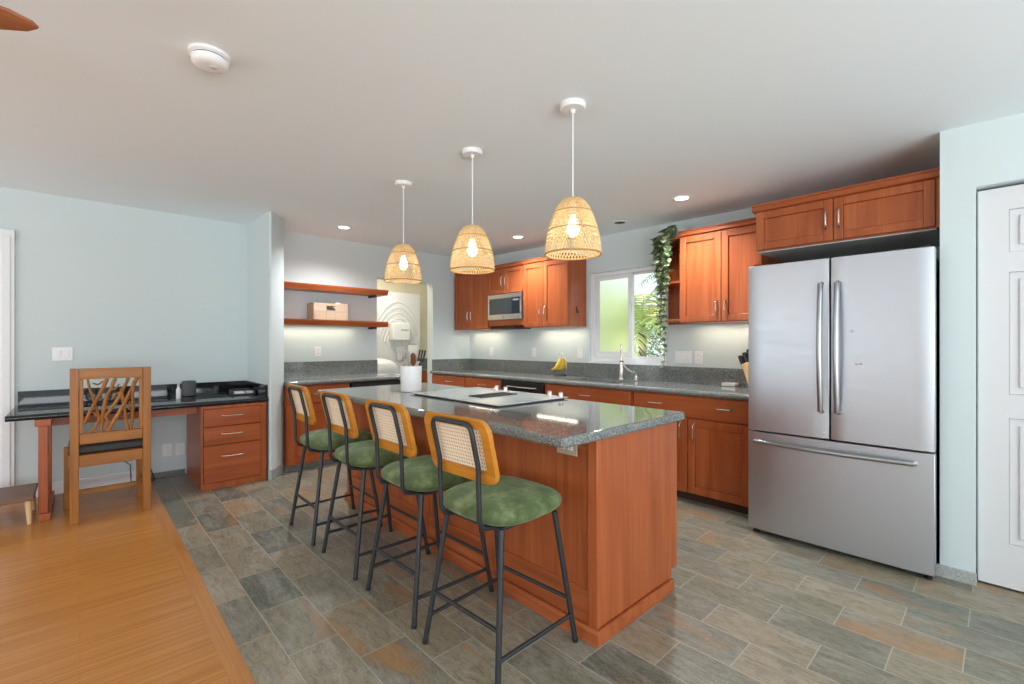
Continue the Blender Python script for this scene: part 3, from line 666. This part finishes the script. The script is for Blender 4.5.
# ------------------------------------------------------------------ bar stools
def bar_stool(loc):
    t = thing('bar_stool', '', 'stool', loc, 'green bar stools along the island')
    L = Vector(loc)
    def A(p): return Vector(p)+L
    def T(pts, r, n=10): return MB().tube([A(p) for p in pts], r, n)
    # seat cushion (rounded, slightly crowned)
    mb = MB()
    mb.blob(A((.012, 0, .598)), (.215, .222, .050), 40, 16, 3.4, 2.6)
    for v in mb.bm.verts:
        d = v.co-L; 
        if d.z > .598: v.co.z += .012*max(0, 1-(d.x/.21)**2)*max(0, 1-(d.y/.22)**2)
    obj('seat', mb, velvet, t, 'green velvet cushion')
    obj('seat_plate', MB().prism([(p[0]+L.x, p[1]+L.y) for p in rounded(-.15, .15, -.15, .15, .05)], 'z', L.z+.542, L.z+.5535), blackmetal, t)
    foot = {(-1, 1): (-.222, .218), (-1, -1): (-.222, -.218), (1, 1): (.225, .225), (1, -1): (.225, -.225)}
    top = {(-1, 1): (-.145, .16), (-1, -1): (-.145, -.16), (1, 1): (.14, .18), (1, -1): (.14, -.18)}
    def on(k, z):
        f, p = foot[k], top[k]; s = z/.56
        return (f[0]+(p[0]-f[0])*s, f[1]+(p[1]-f[1])*s, z)
    for k in foot:
        leg = obj('leg', T([on(k, .012), on(k, .558)], .0115), blackmetal, t)
        obj('foot_cap', T([on(k, 0), on(k, .016)], .0128), blackplastic, leg)
    for (k1, k2, z) in (((-1, 1), (-1, -1), .212), ((1, 1), (1, -1), .187), ((-1, 1), (1, 1), .116), ((-1, -1), (1, -1), .116)):
        obj('stretcher', T([on(k1, z), on(k2, z)], .0085), blackmetal, t)
    # backrest: tilted wooden frame with woven cane, in a (y, z) plane leaning back
    def tilt(y, z, w): return A((-.202-.24*(z-.75)-w, y-.016, z))
    z0, z1 = .735, .980
    outer = rounded(-.192, .192, z0, z1, .05, 6); inner = rounded(-.146, .146, z0+.048, z1-.036, .018, 6)
    mb = MB(); bm = mb.bm
    rings = [[bm.verts.new(tilt(y, z, w)) for y, z in ring] for ring, w in ((outer, -.011), (inner, -.011), (inner, .011), (outer, .011))]
    n_ = len(outer)
    for a in range(4):
        R0, R1 = rings[a], rings[(a+1) % 4]
        for i in range(n_): mb._face([R0[i], R0[(i+1) % n_], R1[(i+1) % n_], R1[i]], a in (1, 3))
    bk = obj('backrest', mb, stoolwood, t, 'honey wood frame', bevel=.004)
    mb = MB()
    def strip(ya, za, yb, zb, w_, off):
        d = Vector((yb-ya, zb-za)).normalized(); q = Vector((-d.y, d.x))*w_/2
        c = [(ya+q.x, za+q.y), (yb+q.x, zb+q.y), (yb-q.x, zb-q.y), (ya-q.x, za-q.y)]
        A1 = [bm2.verts.new(tilt(y, z, off-.0009)) for y, z in c]; B1 = [bm2.verts.new(tilt(y, z, off+.0009)) for y, z in c]
        mb._face(A1); mb._face(B1[::-1])
        for i in range(4): mb._face([A1[i], A1[(i+1) % 4], B1[(i+1) % 4], B1[i]])
    bm2 = mb.bm
    ny, nz = 20, 11; ya, yb, za, zb = -.144, .144, z0+.050, z1-.038
    for i in range(ny): y = ya+(yb-ya)*(i+.5)/ny; strip(y, za, y, zb, .0072, 0)
    for i in range(nz): z = za+(zb-za)*(i+.5)/nz; strip(ya, z, yb, z, .0072, .0019)
    obj('cane_panel', mb, cane, bk, 'woven cane')
    # bent tube: up from under the seat, round behind the frame, and down again
    pts = []
    for s in (1, -1):
        half = [(-.10, .108*s-.012, .560), (-.17, .11*s-.012, .561), (-.208, .112*s-.012, .570), (-.226, .114*s-.012, .60), (-.228, .115*s-.012, .66)]
        half += [tuple(tilt(.115*s, z, .0215)-L) for z in (.80, .88, .93)]
        half += [tuple(tilt((.115-.03*(1-math.cos(a)))*s, .93+.03*math.sin(a), .0215)-L) for a in (PI/6, PI/3, PI/2)]
        pts += half if s == 1 else half[::-1]
    obj('back_tube', T(pts, .0098), blackmetal, t)
    return t
S = bar_stool((1.283, 1.445, 0)); S.rotation_euler = (0, 0, .045)
S['label'] = 'bar stool nearest the camera, at the open end of the island'
dup(S, (1.29, 1.992, 0), 'second bar stool from the near end of the island', 0.01)
dup(S, (1.285, 2.565, 0), 'third bar stool from the near end, in front of the crock side', 0.0)
dup(S, (1.28, 3.14, 0), 'bar stool farthest from the camera, near the shelf cabinets', -.02)

# ------------------------------------------------------------------ pendants
def pendant(y):
    x = 1.745; zc = cz(y)
    t = thing('pendant_lamp', '', 'lamp', (x, y, zc), 'rattan pendants over the island')
    obj('canopy', MB().lathe([(.062, .004), (.062, -.018), (.056, -.026), (.012, -.028), (.01, -.045)], (x, y, zc), 28), plastic, t)
    obj('cord', MB().tube([(x, y, zc-.04), (x, y, 1.955)], .0035, 8), plastic, t)
    prof = [(.040, 1.948), (.060, 1.934), (.077, 1.91), (.093, 1.875), (.108, 1.836), (.119, 1.80), (.127, 1.757), (.132, 1.72), (.134, 1.682)]
    def rz(s):
        i = min(int(s*8), 7); f = s*8-i; a, b = prof[i], prof[i+1]
        return a[0]+(b[0]-a[0])*f, a[1]+(b[1]-a[1])*f
    mb = MB(); K = 52
    for sgn in (1, -1):
        for k in range(K):
            pts = []
            for j in range(9):
                r, z = rz(j/8); a = 2*PI*k/K+sgn*1.0*j/8
                r += .0008*sgn
                pts.append((x+r*math.cos(a), y+r*math.sin(a), z))
            mb.tube(pts, .0024, 4, caps=False)
    sh = obj('shade', mb, rattan, t, 'woven rattan shade')
    for s_ in (.345, .64, 1.0):
        r, z = rz(s_); rr = .0045 if s_ == 1 else .003
        obj('ring', MB().tube([(x+(r+.001)*math.cos(2*PI*k/36), y+(r+.001)*math.sin(2*PI*k/36), z) for k in range(36)], rr, 6, closed=True), rattandark, sh)
    obj('cap', MB().lathe([(.004, 1.955), (.03, 1.954), (.043, 1.949), (.042, 1.943)], (x, y, 0), 24), rattandark, t)
    obj('socket', MB().lathe([(.014, 1.945), (.016, 1.915), (.014, 1.87)], (x, y, 0), 14), plastic, t)
    obj('bulb', MB().lathe([(.012, 1.872), (.014, 1.86), (.024, 1.835), (.03, 1.81), (.03, 1.795), (.022, 1.775), (.006, 1.766)], (x, y, 0), 18), bulbglow, t, 'glowing bulb')
    return t
P0 = pendant(1.43); P0['label'] = 'rattan pendant lamp nearest the camera'
for y, lab in ((2.215, 'middle rattan pendant lamp of the three over the island'), (3.035, 'rattan pendant lamp farthest from the camera')):
    dup(P0, (1.745, y, cz(y)), lab)
for y in (1.43, 2.215, 3.035): light('pendant_light', 'POINT', (1.745, y, cz(y)-.615), 7, (1, .94, .84), radius=.035)

# ------------------------------------------------------------------ ceiling fittings
def downlight(x, y, lab, on=True, up=.0):
    z = cz(y); t = thing('downlight', lab, 'light', (x, y, z), 'recessed ceiling downlights')
    obj('trim_ring', MB().lathe([(.05, .006), (.078, .004), (.08, -.004), (.066, -.008), (.052, -.003), (.05, .006)], (x, y, z), 28, cap0=False, cap1=False), plastic, t)
    if on:
        obj('lens', MB().lathe([(.0, -.0045), (.03, -.0045), (.0515, -.002)], (x, y, z), 24, cap0=False, cap1=False), lensglow, t)
        light('downlight_light', 'SPOT', (x, y, z-.03), 100, (.98, .985, 1), (0, 0, 0), spot=2.5, radius=.05)
    else:
        obj('lens', MB().lathe([(.0, -.0045), (.03, -.0045), (.0515, -.002)], (x, y, z), 24, cap0=False, cap1=False), dark, t, 'unlit dark lens')
downlight(2.018, 4.727, 'lit ceiling downlight in front of the shelves')
downlight(3.60, 3.74, 'lit ceiling downlight in front of the microwave')
downlight(3.52, 1.765, 'lit ceiling downlight near the fridge')
downlight(3.842, 2.56, 'unlit black ceiling downlight in front of the window', False)
sx_, sy_ = .385, 2.205; sz = cz(sy_)
t = thing('smoke_detector', 'round white smoke detector on the ceiling', 'smoke detector', (sx_, sy_, sz))
obj('base', MB().lathe([(.074, .005), (.074, -.012), (.068, -.016)], (sx_, sy_, sz), 32), plastic, t)
obj('cap', MB().lathe([(.058, -.0165), (.066, -.024), (.063, -.04), (.05, -.05), (.03, -.052)], (sx_, sy_, sz), 32), plastic, t)
obj('slots', MB().lathe([(.06, -.0158), (.06, -.0235)], (sx_, sy_, sz), 32), dark, t)
obj('test_button', MB().lathe([(.012, -.0515), (.011, -.055)], (sx_+.012, sy_-.01, sz), 14), mat('button_grey', (.6, .6, .58), .5), t)
# ceiling fan at the left, only a blade tip shows
hub = Vector((-.775, 2.115, 2.18))
t = thing('ceiling_fan', 'ceiling fan with a reddish brown wooden blade at the top left', 'fan', (hub.x, hub.y, cz(hub.y)))
obj('rod', MB().lathe([(.07, cz(hub.y)+.002), (.06, cz(hub.y)-.06), (.014, cz(hub.y)-.065), (.014, 2.26)], (hub.x, hub.y, 0), 20), blackmetal, t)
obj('motor', MB().lathe([(.05, 2.27), (.11, 2.25), (.12, 2.21), (.10, 2.17), (.03, 2.155)], (hub.x, hub.y, 0), 28), blackmetal, t)
dirn = Vector((-.085, 1.96, 0))-Vector((hub.x, hub.y, 0)); ang0 = math.atan2(dirn.y, dirn.x); LEN = dirn.length
for k in range(3):
    ang = ang0+k*2*PI/3; poly = []
    for (u, v) in ((.1, -.045), (.3, -.085), (.45, -.09), (.56, -.08), (LEN-.05, -.055), (LEN-.008, -.03), (LEN, -.012), (LEN-.03, .012), (.56, .05), (.45, .062), (.3, .06), (.1, .045)): poly.append((u, v))
    mb = MB().prism(poly, 'z', -.005, .005)
    mb.xform(Matrix.Translation(hub) @ Matrix.Rotation(ang, 4, 'Z') @ Matrix.Rotation(-.2, 4, 'X'))
    obj('blade', mb, bladewood, t, bevel=.003)

# ------------------------------------------------------------------ desk
t = thing('desk', 'long desk with a black granite top and wooden leg along the far wall', 'desk', (.4, 5.0, 0))
mb = MB().prism(nose(4.625, 5.355, .715, .755), 'x', -.373, 1.266)
obj('top', mb, blackstone, t, 'black granite top', bevel=.004)
obj('backsplash', MB().box(-.36, 1.266, 5.356, 5.378, .756, .868).box(1.246, 1.2675, 4.66, 5.356, .756, .868), blackstone, t, 'black granite upstand')
obj('apron', MB().box(-.20, .738, 4.78, 4.80, .645, .7145), cherry['x'], t)
obj('leg', MB().box(-.232, -.148, 4.635, 5.30, .665, .7145).box(-.215, -.165, 4.64, 4.71, .05, .665).box(-.215, -.165, 5.2, 5.27, .05, .665).box(-.215, -.15, 4.62, 5.30, .0, .05), cherry['z'], t, bevel=.003)
t = thing('drawer_pedestal', 'cherry three-drawer pedestal under the right end of the desk', 'drawers', (1.0, 5.0, 0))
obj('carcass', MB().box(.745, 1.250, 4.645, 5.345, .0, .714), cherry['z'], t)
obj('face_frame', MB().box(.745, .760, 4.63, 4.6445, .0, .714).box(1.205, 1.250, 4.63, 4.6445, 0, .714).box(.760, 1.205, 4.63, 4.6445, .69, .714).box(.760, 1.205, 4.63, 4.6445, 0, .055), cherry['z'], t, bevel=.002)
for z0, z1 in ((.538, .688), (.378, .533), (.058, .373)):
    d = obj('drawer', slab('Y', 4.6445, .763, 1.202, z0, z1, .024), cherry['x'], t, bevel=.004)
    obj('handle', pull('Y', 4.6205, .98, (z0+z1)/2+.012+(.05 if z0 < .1 else 0), .165, False), chrome, d)
t = thing('smart_speaker', 'dark grey fabric cylinder speaker on the desk', 'speaker', (.74, 5.28, .755))
obj('body', MB().lathe([(.05, .757), (.057, .762), (.058, .885), (.052, .897), (.0, .897)], (.75, 5.26, 0), 28), mat('speaker_fabric', (.10, .105, .115), .9), t)
obj('top_ring', MB().lathe([(.03, .8972), (.045, .8975), (.045, .899), (.03, .899)], (.75, 5.26, 0), 24, cap0=False, cap1=False), blackplastic, t)
t = thing('pump_bottle', 'slim white bottle on the desk beside the speaker', 'bottle', (.66, 5.13, .755))
obj('body', MB().lathe([(.017, .756), (.019, .76), (.019, .835), (.013, .85), (.009, .855), (.009, .862)], (.645, 5.06, 0), 16), plastic, t)
obj('cap', MB().lathe([(.011, .8625), (.011, .885), (.007, .889)], (.645, 5.06, 0), 14), mat('cap_grey', (.5, .52, .53), .4), t)
t = thing('desk_tray', 'black low tray at the right end of the desk', 'tray', (1.13, 5.05, .755))
mb = MB().box(1.05, 1.238, 4.95, 5.12, .756, .762).box(1.05, 1.056, 4.95, 5.12, .762, .80).box(1.232, 1.238, 4.95, 5.12, .762, .80).box(1.056, 1.232, 5.114, 5.12, .762, .81).box(1.056, 1.232, 4.95, 4.956, .762, .774)
obj('tray', mb, blackplastic, t, bevel=.002)
for i, (x0, x1) in enumerate(((1.062, 1.15), (1.165, 1.225))):
    tag(obj('note_pad', MB().box(x0, x1, 4.965, 5.04, .763, .793), (plastic, mat('pale_grey_card', (.55, .57, .6), .5))[i], bevel=.004), ('white note block at the left of the black desk tray', 'grey note block at the right of the black desk tray')[i], 'note block', 'blocks in the desk tray')
tag(obj('power_cable', MB().tube([(.462, 5.372, .64), (.463, 5.368, .45), (.465, 5.366, .30), (.46, 5.36, .15), (.485, 5.34, .06), (.50, 5.30, .012), (.47, 5.26, .008), (.455, 5.30, .02), (.462, 5.345, .09), (.47, 5.36, .17)], .005, 6), blackplastic), 'black power cable hanging beside the desk chair', 'cable')
tag(obj('power_adapter', MB().box(.435, .468, 5.27, 5.315, .001, .10), plastic, bevel=.006), 'white power adapter on the floor behind the chair', 'adapter')
tag(obj('thin_wire', MB().tube([(.235, 5.366, .30), (.24, 5.366, .255), (.29, 5.364, .2), (.33, 5.362, .16), (.335, 5.36, .012)], .004, 6), blackplastic), 'thin black wire on the wall seen under the chair seat', 'wire')

# desk chair
t = thing('desk_chair', 'honey brown wooden chair with a branch-pattern back at the desk', 'chair', (.17, 4.6, 0))
obj('seat', MB().box(-.062, .385, 4.436, 4.86, .47, .525), mat('dark_leather', (.022, .018, .016), .5), t, 'dark seat pad', bevel=.012, seg=3)
for x in (-.052, .344):
    obj('leg', MB().box(x, x+.047, 4.385, 4.43, 0, 1.075), oakish['z'], t, bevel=.004)
for x in (-.09, .334): obj('leg', MB().box(x, x+.045, 4.815, 4.86, 0, .468), oakish['z'], t, bevel=.004)
obj('apron', MB().box(-.004, .343, 4.39, 4.425, .388, .468), oakish['x'], t, bevel=.003)
obj('apron', MB().box(-.043, .333, 4.82, 4.85, .388, .468), oakish['x'], t, bevel=.003)
for x in (-.06, .35): obj('apron', MB().box(x, x+.024, 4.431, 4.814, .388, .468), oakish['x'], t, bevel=.003)
obj('stretcher', MB().box(-.043, .333, 4.825, 4.85, .095, .130), oakish['x'], t, bevel=.003)
for x in (-.055, .355): obj('stretcher', MB().box(x, x+.022, 4.431, 4.814, .15, .185), oakish['x'], t, bevel=.003)
obj('top_rail', MB().box(-.004, .343, 4.39, 4.425, 1.0, 1.075), oakish['x'], t, bevel=.004)
obj('lower_rail', MB().box(-.004, .343, 4.39, 4.425, .545, .618), oakish['x'], t, bevel=.004)
obj('back_stile', MB().box(-.004, .018, 4.392, 4.423, .619, .999), oakish['z'], t, bevel=.003)
obj('back_stile', MB().box(.321, .343, 4.392, 4.423, .619, .999), oakish['z'], t, bevel=.003)
sticks = [([(235, 165), (285, 340), (340, 500)], 6), ([(405, 165), (300, 360), (205, 530)], 8), ([(478, 165), (395, 320), (365, 450), (350, 612)], 8), ([(590, 165), (550, 250), (500, 340), (385, 480)], 8),
          ([(668, 165), (600, 300), (530, 420), (408, 612)], 9), ([(640, 190), (625, 320), (632, 430), (612, 612)], 7), ([(530, 260), (545, 400), (585, 612)], 7), ([(285, 440), (335, 500), (300, 570), (245, 612)], 6),
          ([(600, 370), (590, 430), (630, 460), (540, 500)], 4), ([(385, 480), (410, 540), (400, 612)], 6), ([(520, 285), (470, 300), (440, 345)], 4), ([(280, 200), (320, 215), (370, 185)], 4), ([(425, 270), (480, 250), (505, 215)], 4)]
for pl, r_ in sticks:
    q = [(.018+(x-202)/483*.303, 4.408+rnd.uniform(-.006, .006), .999-(y-165)/447*.381) for x, y in pl]
    pts = []
    for i in range(len(q)-1):
        for k in range(4):
            f = k/4; pts.append(tuple(q[i][j]*(1-f)+q[i+1][j]*f+(rnd.uniform(-.0018, .0018) if 0 < i+k else 0) for j in range(3)))
    pts.append(q[-1])
    obj('branch', MB().tube(pts, [r_*.0014*rnd.uniform(.85, 1.12) for _ in pts], 8), oakish['z'], t)

# step stool at the left edge
t = thing('step_stool', 'low step stool with a grey-brown top and pale tapered legs', 'stool', (-.42, 4.78, 0))
obj('top', MB().box(-.60, -.232, 4.585, 5.02, .165, .195), walnut, t, bevel=.006)
for x, y in ((-.262, 4.62), (-.43, 4.62), (-.262, 4.98), (-.43, 4.98)):
    sx2 = -.008 if x < -.4 else .008; sy2 = -.01 if y < 4.8 else .01
    obj('leg', MB().tube([(x+sx2, y+sy2, 0), (x, y, .1645)], [.012, .019], 12), palewood, t)

# ------------------------------------------------------------------ outlets and switches
def plate(label, ax, f, u, v, w_, h_, kind='outlet', n_=1, m=None, cat='outlet', horiz=False):
    c = fpt(ax, f, u, v, .003); t = thing('wall_plate', label, cat, c, None)
    mb = MB(); fbox(mb, ax, f, u-w_/2, u+w_/2, v-h_/2, v+h_/2, .0005, .006); obj('plate', mb, m or plastic, t, bevel=.002)
    for i in range(n_):
        uc = u+(i-(n_-1)/2)*.046
        if kind == 'switch':
            mb = MB(); fbox(mb, ax, f, uc-.015, uc+.015, v-.032, v+.032, .006, .010); obj('rocker', mb, plastic, t, bevel=.002)
        else:
            for s in (-1, 1):
                mb = MB()
                cu, cv = (uc+s*.022, v) if horiz else (uc, v+s*.022)
                fbox(mb, ax, f, cu-.014, cu+.014, cv-.014, cv+.014, .006, .0085); r_ = obj('receptacle', mb, plastic, t, bevel=.004)
                mb = MB()
                for e in (-.005, .005):
                    if horiz: fbox(mb, ax, f, cu-.004, cu+.004, cv+e-.001, cv+e+.001, .0085, .009)
                    else: fbox(mb, ax, f, cu+e-.001, cu+e+.001, cv-.004, cv+.004, .0085, .009)
                obj('slots', mb, dark, r_)
plate('white double switch plate on the wall left above the desk', 'Y', FARY, -.106, 1.162, .122, .112, 'switch', 2, cat='switch')
plate('white outlet under the desk, nearer the chair', 'Y', FARY, .60, .25, .072, .115)
plate('white outlet under the desk, next to the drawer pedestal', 'Y', FARY, .70, .243, .072, .115)
plate('white outlet above the counter below the shelves', 'Y', FARY, 1.99, 1.16, .075, .115)
plate('white outlet on the window wall below the corner cabinet', 'X', RX, 4.90, 1.14, .072, .115)
plate('white outlet on the window wall below the microwave', 'X', RX, 4.07, 1.14, .072, .115)
plate('white outlet on the window wall beside the window frame', 'X', RX, 3.335, 1.14, .075, .115)
plate('white triple switch plate right of the window', 'X', RX, 2.09, 1.12, .165, .115, 'switch', 3, cat='switch')
plate('white outlet between the triple switch and the fridge', 'X', RX, 1.94, 1.12, .075, .115)
plate('beige outlet on the island side under the overhang', 'X', IX0-.004, 1.31, .80, .115, .072, 'outlet', 1, mat('beige_plate', (.5, .42, .33), .5), horiz=True)

# ------------------------------------------------------------------ things on the window worktop
t = thing('banana_stand', 'wire banana stand with a dark base on the window worktop', 'stand', (4.02, 3.52, TZ))
bx, by = 4.03, 3.49
obj('base', MB().lathe([(.07, TZ+.0005), (.07, TZ+.008), (.06, TZ+.013), (.02, TZ+.014)], (bx, by, 0), 24), blackmetal, t)
pts = [(bx+.02, by-.05, TZ+.012), (bx+.02, by-.075, TZ+.06), (bx+.015, by-.085, TZ+.13), (bx+.01, by-.075, TZ+.2), (bx, by-.04, TZ+.245), (bx, by, TZ+.255), (bx, by+.025, TZ+.24)]
obj('hook', MB().tube(pts, .004, 8), chrome, t)
for i, (oy, ox) in enumerate(((0, 0), (.02, -.062), (-.02, .06))):
    pts = []; rr = []
    for k in range(13):
        s = k/12; a = .15+1.35*s
        pts.append((bx+ox*(.28+.72*math.sin(PI*min(1, s*1.3)*.6)), by+.02+oy*.5-.045+.14*(1-math.cos(a*.85))-.02*math.sin(PI*s), TZ+.235-.165*math.sin(a)))
        rr.append(.005 if k == 0 else .007 if k == 1 else .0195*math.sin(PI*min(.97, .12+s*.88))**.45 if k < 12 else .004)
    tag(obj('banana', MB().tube(pts, rr, 10), banana_m), ('middle yellow banana hanging on the wire stand', 'yellow banana hanging nearest the room on the stand', 'yellow banana hanging nearest the wall on the stand')[i], 'banana', 'bananas on the stand')
t = thing('knife_block', 'pale wooden knife block beside the fridge', 'knife block', (4.0, 1.33, TZ))
bl = MB().prism([(0, 0), (.12, 0), (.20, .20), (.10, .235)], 'y', -.045, .045)
M = Matrix.Translation((3.93, 1.335, TZ+.0005)) @ Matrix.Rotation(-.35+PI*0.5, 4, 'Z') @ Matrix.Translation((-.08, 0, 0))
obj('block', bl.xform(M), palewood, t, bevel=.004)
kn = 0
for i in range(3):
    for j in range(2):
        p0 = Vector((.118+.045*i-.0, -.02+.04*j, .228-.016*i)); d = Vector((.37, 0, .93)).normalized()
        L_ = .10-.012*i
        hb = MB().tube([p0+d*.002, p0+d*.03, p0+d*L_], [.009, .011, .012], 8, flat=1.5)
        tag(obj('knife', hb.xform(M), blackplastic), 'black-handled knife in the block beside the fridge', 'knife', 'knives in the block')
t = thing('soap_dish', 'small white dish on the worktop against the backsplash near the fridge', 'dish', (4.08, 1.60, TZ))
obj('dish', MB().prism(rounded(4.06, 4.15, 1.56, 1.68, .015), 'z', TZ+.0005, TZ+.03), plastic, t, bevel=.006)

# ------------------------------------------------------------------ trailing pothos
t = thing('trailing_plant', 'variegated trailing pothos hanging over the open shelf beside the window', 'plant', (4.07, 2.06, 2.2015))
obj('pot', MB().lathe([(.05, 2.2015), (.065, 2.21), (.075, 2.30), (.078, 2.305), (.07, 2.305), (.066, 2.25), (.0, 2.25)], (4.08, 2.05, 0), 24), terracotta, t)
fol = MB(); stem = MB(); R2 = random.Random(3)
def leaf(p, d, size):
    d = d.normalized(); side = d.cross(Vector((R2.uniform(-.4, .4), R2.uniform(-.4, .4), 1))).normalized()
    if side.length < .1: side = Vector((0, 1, 0))
    up = side.cross(d); L_ = size; W = size*.42
    P = [p, p+d*L_*.12+side*W*.8-up*.06*L_, p+d*L_*.4+side*W-up*.05*L_, p+d*L_*.75+side*W*.5-up*.08*L_, p+d*L_-up*.16*L_, p+d*L_*.75-side*W*.5-up*.08*L_, p+d*L_*.4-side*W-up*.05*L_, p+d*L_*.12-side*W*.8-up*.06*L_]
    c = fol.bm.verts.new(p+d*L_*.45+up*.03*L_); vs = [fol.bm.verts.new(q) for q in P]
    for i in range(8): fol._face([c, vs[i], vs[(i+1) % 8]], True)
vines = []
for k in range(22):
    t_ = R2.uniform(.1, 1.5); q = R2.uniform(1.02, 1.10)
    vines.append((4.179-.31*q*math.cos(t_), 1.958+.285*q*math.sin(t_), R2.choice([.2, .3, .4, .5]) if t_ < 1.0 else R2.choice([.35, .5, .7, .85])))
vines += [(4.15, 2.262, 1.22), (4.10, 2.268, .95), (4.14, 2.25, 1.0), (4.03, 2.265, .8), (4.12, 2.275, .9)]
for ex, ey, drop in vines:
    pts = [Vector((4.08, 2.05, 2.29)), Vector(((4.08+ex)/2, (2.06+ey)/2, 2.325)), Vector((ex, ey, 2.25))]
    nseg = max(3, int(drop/.055))
    for i in range(1, nseg+1):
        pts.append(Vector((min(4.16, ex+R2.uniform(-.012, .012)), ey+R2.uniform(-.014, .014), 2.25-drop*i/nseg)))
    stem.tube(pts, .002, 5)
    for i, p in enumerate(pts[1:]):
        for _ in range(2 if drop < .8 else 2):
            th = R2.uniform(0, 2*PI); d = Vector((math.cos(th)*.7-.35, math.sin(th)*.75, R2.uniform(-.9, .05)))
            if p.x > 4.11 and d.x > 0: d.x = -d.x
            taper = 1.0 if i < 4 else max(.5, 1-.05*i)
            leaf(p, d, R2.uniform(.075, .115)*taper)
obj('foliage', fol, leaf_m, t, kind='stuff'); obj('stems', stem, vine_m, t, kind='stuff')

# ------------------------------------------------------------------ under-cabinet lights
for y0, y1, x in ((1.28, 1.92, 4.08), (3.28, 3.9, 4.08), (4.62, 5.25, 4.08)):
    light('under_cabinet_light', 'AREA', (x, (y0+y1)/2, 1.425), 1.5, (1, .88, .68), (0, 0, 0), .05, y1-y0)
light('under_shelf_light', 'AREA', (1.95, 5.28, 1.444), 1.6, (1, .88, .66), (0, 0, 0), .9, .04)

# ------------------------------------------------------------------ garden outside the window
struct('ground', MB().box(5.01, 16, -4, 16, -.9, -.6), grass_m, 'lawn of the garden outside the window')
def frond(mb, base, az, el, length, droop, leaf_len, n_=26, rr=None, hang=.5):
    pts = []; d = Vector((math.cos(az)*math.cos(el), math.sin(az)*math.cos(el), math.sin(el))); p = Vector(base)
    for i in range(n_+1):
        pts.append(p.copy()); d = (d+Vector((0, 0, -droop/n_))).normalized(); p = p+d*length/n_
    mb.tube(pts, [.014*(1-.8*i/n_) for i in range(n_+1)], 5)
    for i in range(3, n_+1):
        f = i/n_; t_ = (pts[i]-pts[i-1]).normalized(); side = t_.cross(Vector((0, 0, 1))).normalized()
        ll = leaf_len*(math.sin(PI*(.15+.8*f))**.6)
        for s in (-1, 1):
            e = pts[i]+side*s*ll*.85+t_*ll*.45-Vector((0, 0, ll*hang*rr.uniform(.6, 1.2)))
            m_ = pts[i]*.45+e*.55+Vector((0, 0, ll*.1)); w_ = t_*.017
            a, b, c_, d_ = pts[i]-w_*.6, pts[i]+w_*.6, m_+w_, m_-w_
            v = [mb.bm.verts.new(q) for q in (a, b, c_, d_, e)]
            mb._face([v[0], v[1], v[2], v[3]]); mb._face([v[3], v[2], v[4]])
def palm(label, x, y, zc, m, seed, n_=15, L_=1.3, ll=.36):
    r_ = random.Random(seed); t = thing('palm_tree', label, 'palm', (x, y, -.6), 'palms outside the window')
    obj('trunk', MB().tube([(x, y, -.62), (x+.03, y, (zc-.6)/2), (x, y, zc)], [.10, .075, .06], 10), trunk_m, t)
    mb = MB()
    for k in range(n_): frond(mb, (x, y, zc), 2*PI*k/n_+r_.uniform(-.2, .2), r_.uniform(.1, 1.2), L_*r_.uniform(.8, 1.15), r_.uniform(1.2, 2.2), ll, rr=r_)
    obj('crown', mb, m, t, kind='stuff')
palm('yellow-green palm filling the clear window pane', 7.0, 4.22, 1.55, palm_m, 5)
palm('taller deep green palm behind the yellow-green palm', 11.8, 5.6, 2.8, palm_dark, 9, 16, 1.6, .42)
palm('low green palm nearer the right edge of the clear pane', 5.9, 2.9, .5, palm_dark, 11, 13, 1.0, .3)
def shrub(label, x, y, z, r, m, seed, n_=900):
    r_ = random.Random(seed); t = thing('shrub', label, 'shrub', (x, y, -.6), 'shrubs outside the window')
    obj('stem', MB().tube([(x, y, -.62), (x, y, z)], [.05, .03], 8), trunk_m, t)
    mb = MB()
    for k in range(n_):
        d = Vector((r_.gauss(0, 1), r_.gauss(0, 1), r_.gauss(0, .9))).normalized()*r*r_.uniform(.55, 1.0); p = Vector((x, y, z))+d
        a = Vector((r_.gauss(0, 1), r_.gauss(0, 1), r_.gauss(0, 1))).normalized(); b = a.orthogonal().normalized(); s = r_.uniform(.05, .10)
        v = [mb.bm.verts.new(q) for q in (p-a*s, p+b*s*.45, p+a*s, p-b*s*.45)]; mb._face(v)
    obj('foliage', mb, m, t, kind='stuff')
shrub('round light green shrub behind the frosted pane', 8.9, 6.55, 1.5, 1.3, palm_m, 21, 2600)
shrub('dark green tree crown behind the frosted pane', 13.6, 11.0, 2.8, 1.9, palm_dark, 22, 3500)
shrub('dense dark hedge plant low behind the palms', 14.4, 7.2, 1.5, 1.5, palm_dark, 23, 2500)
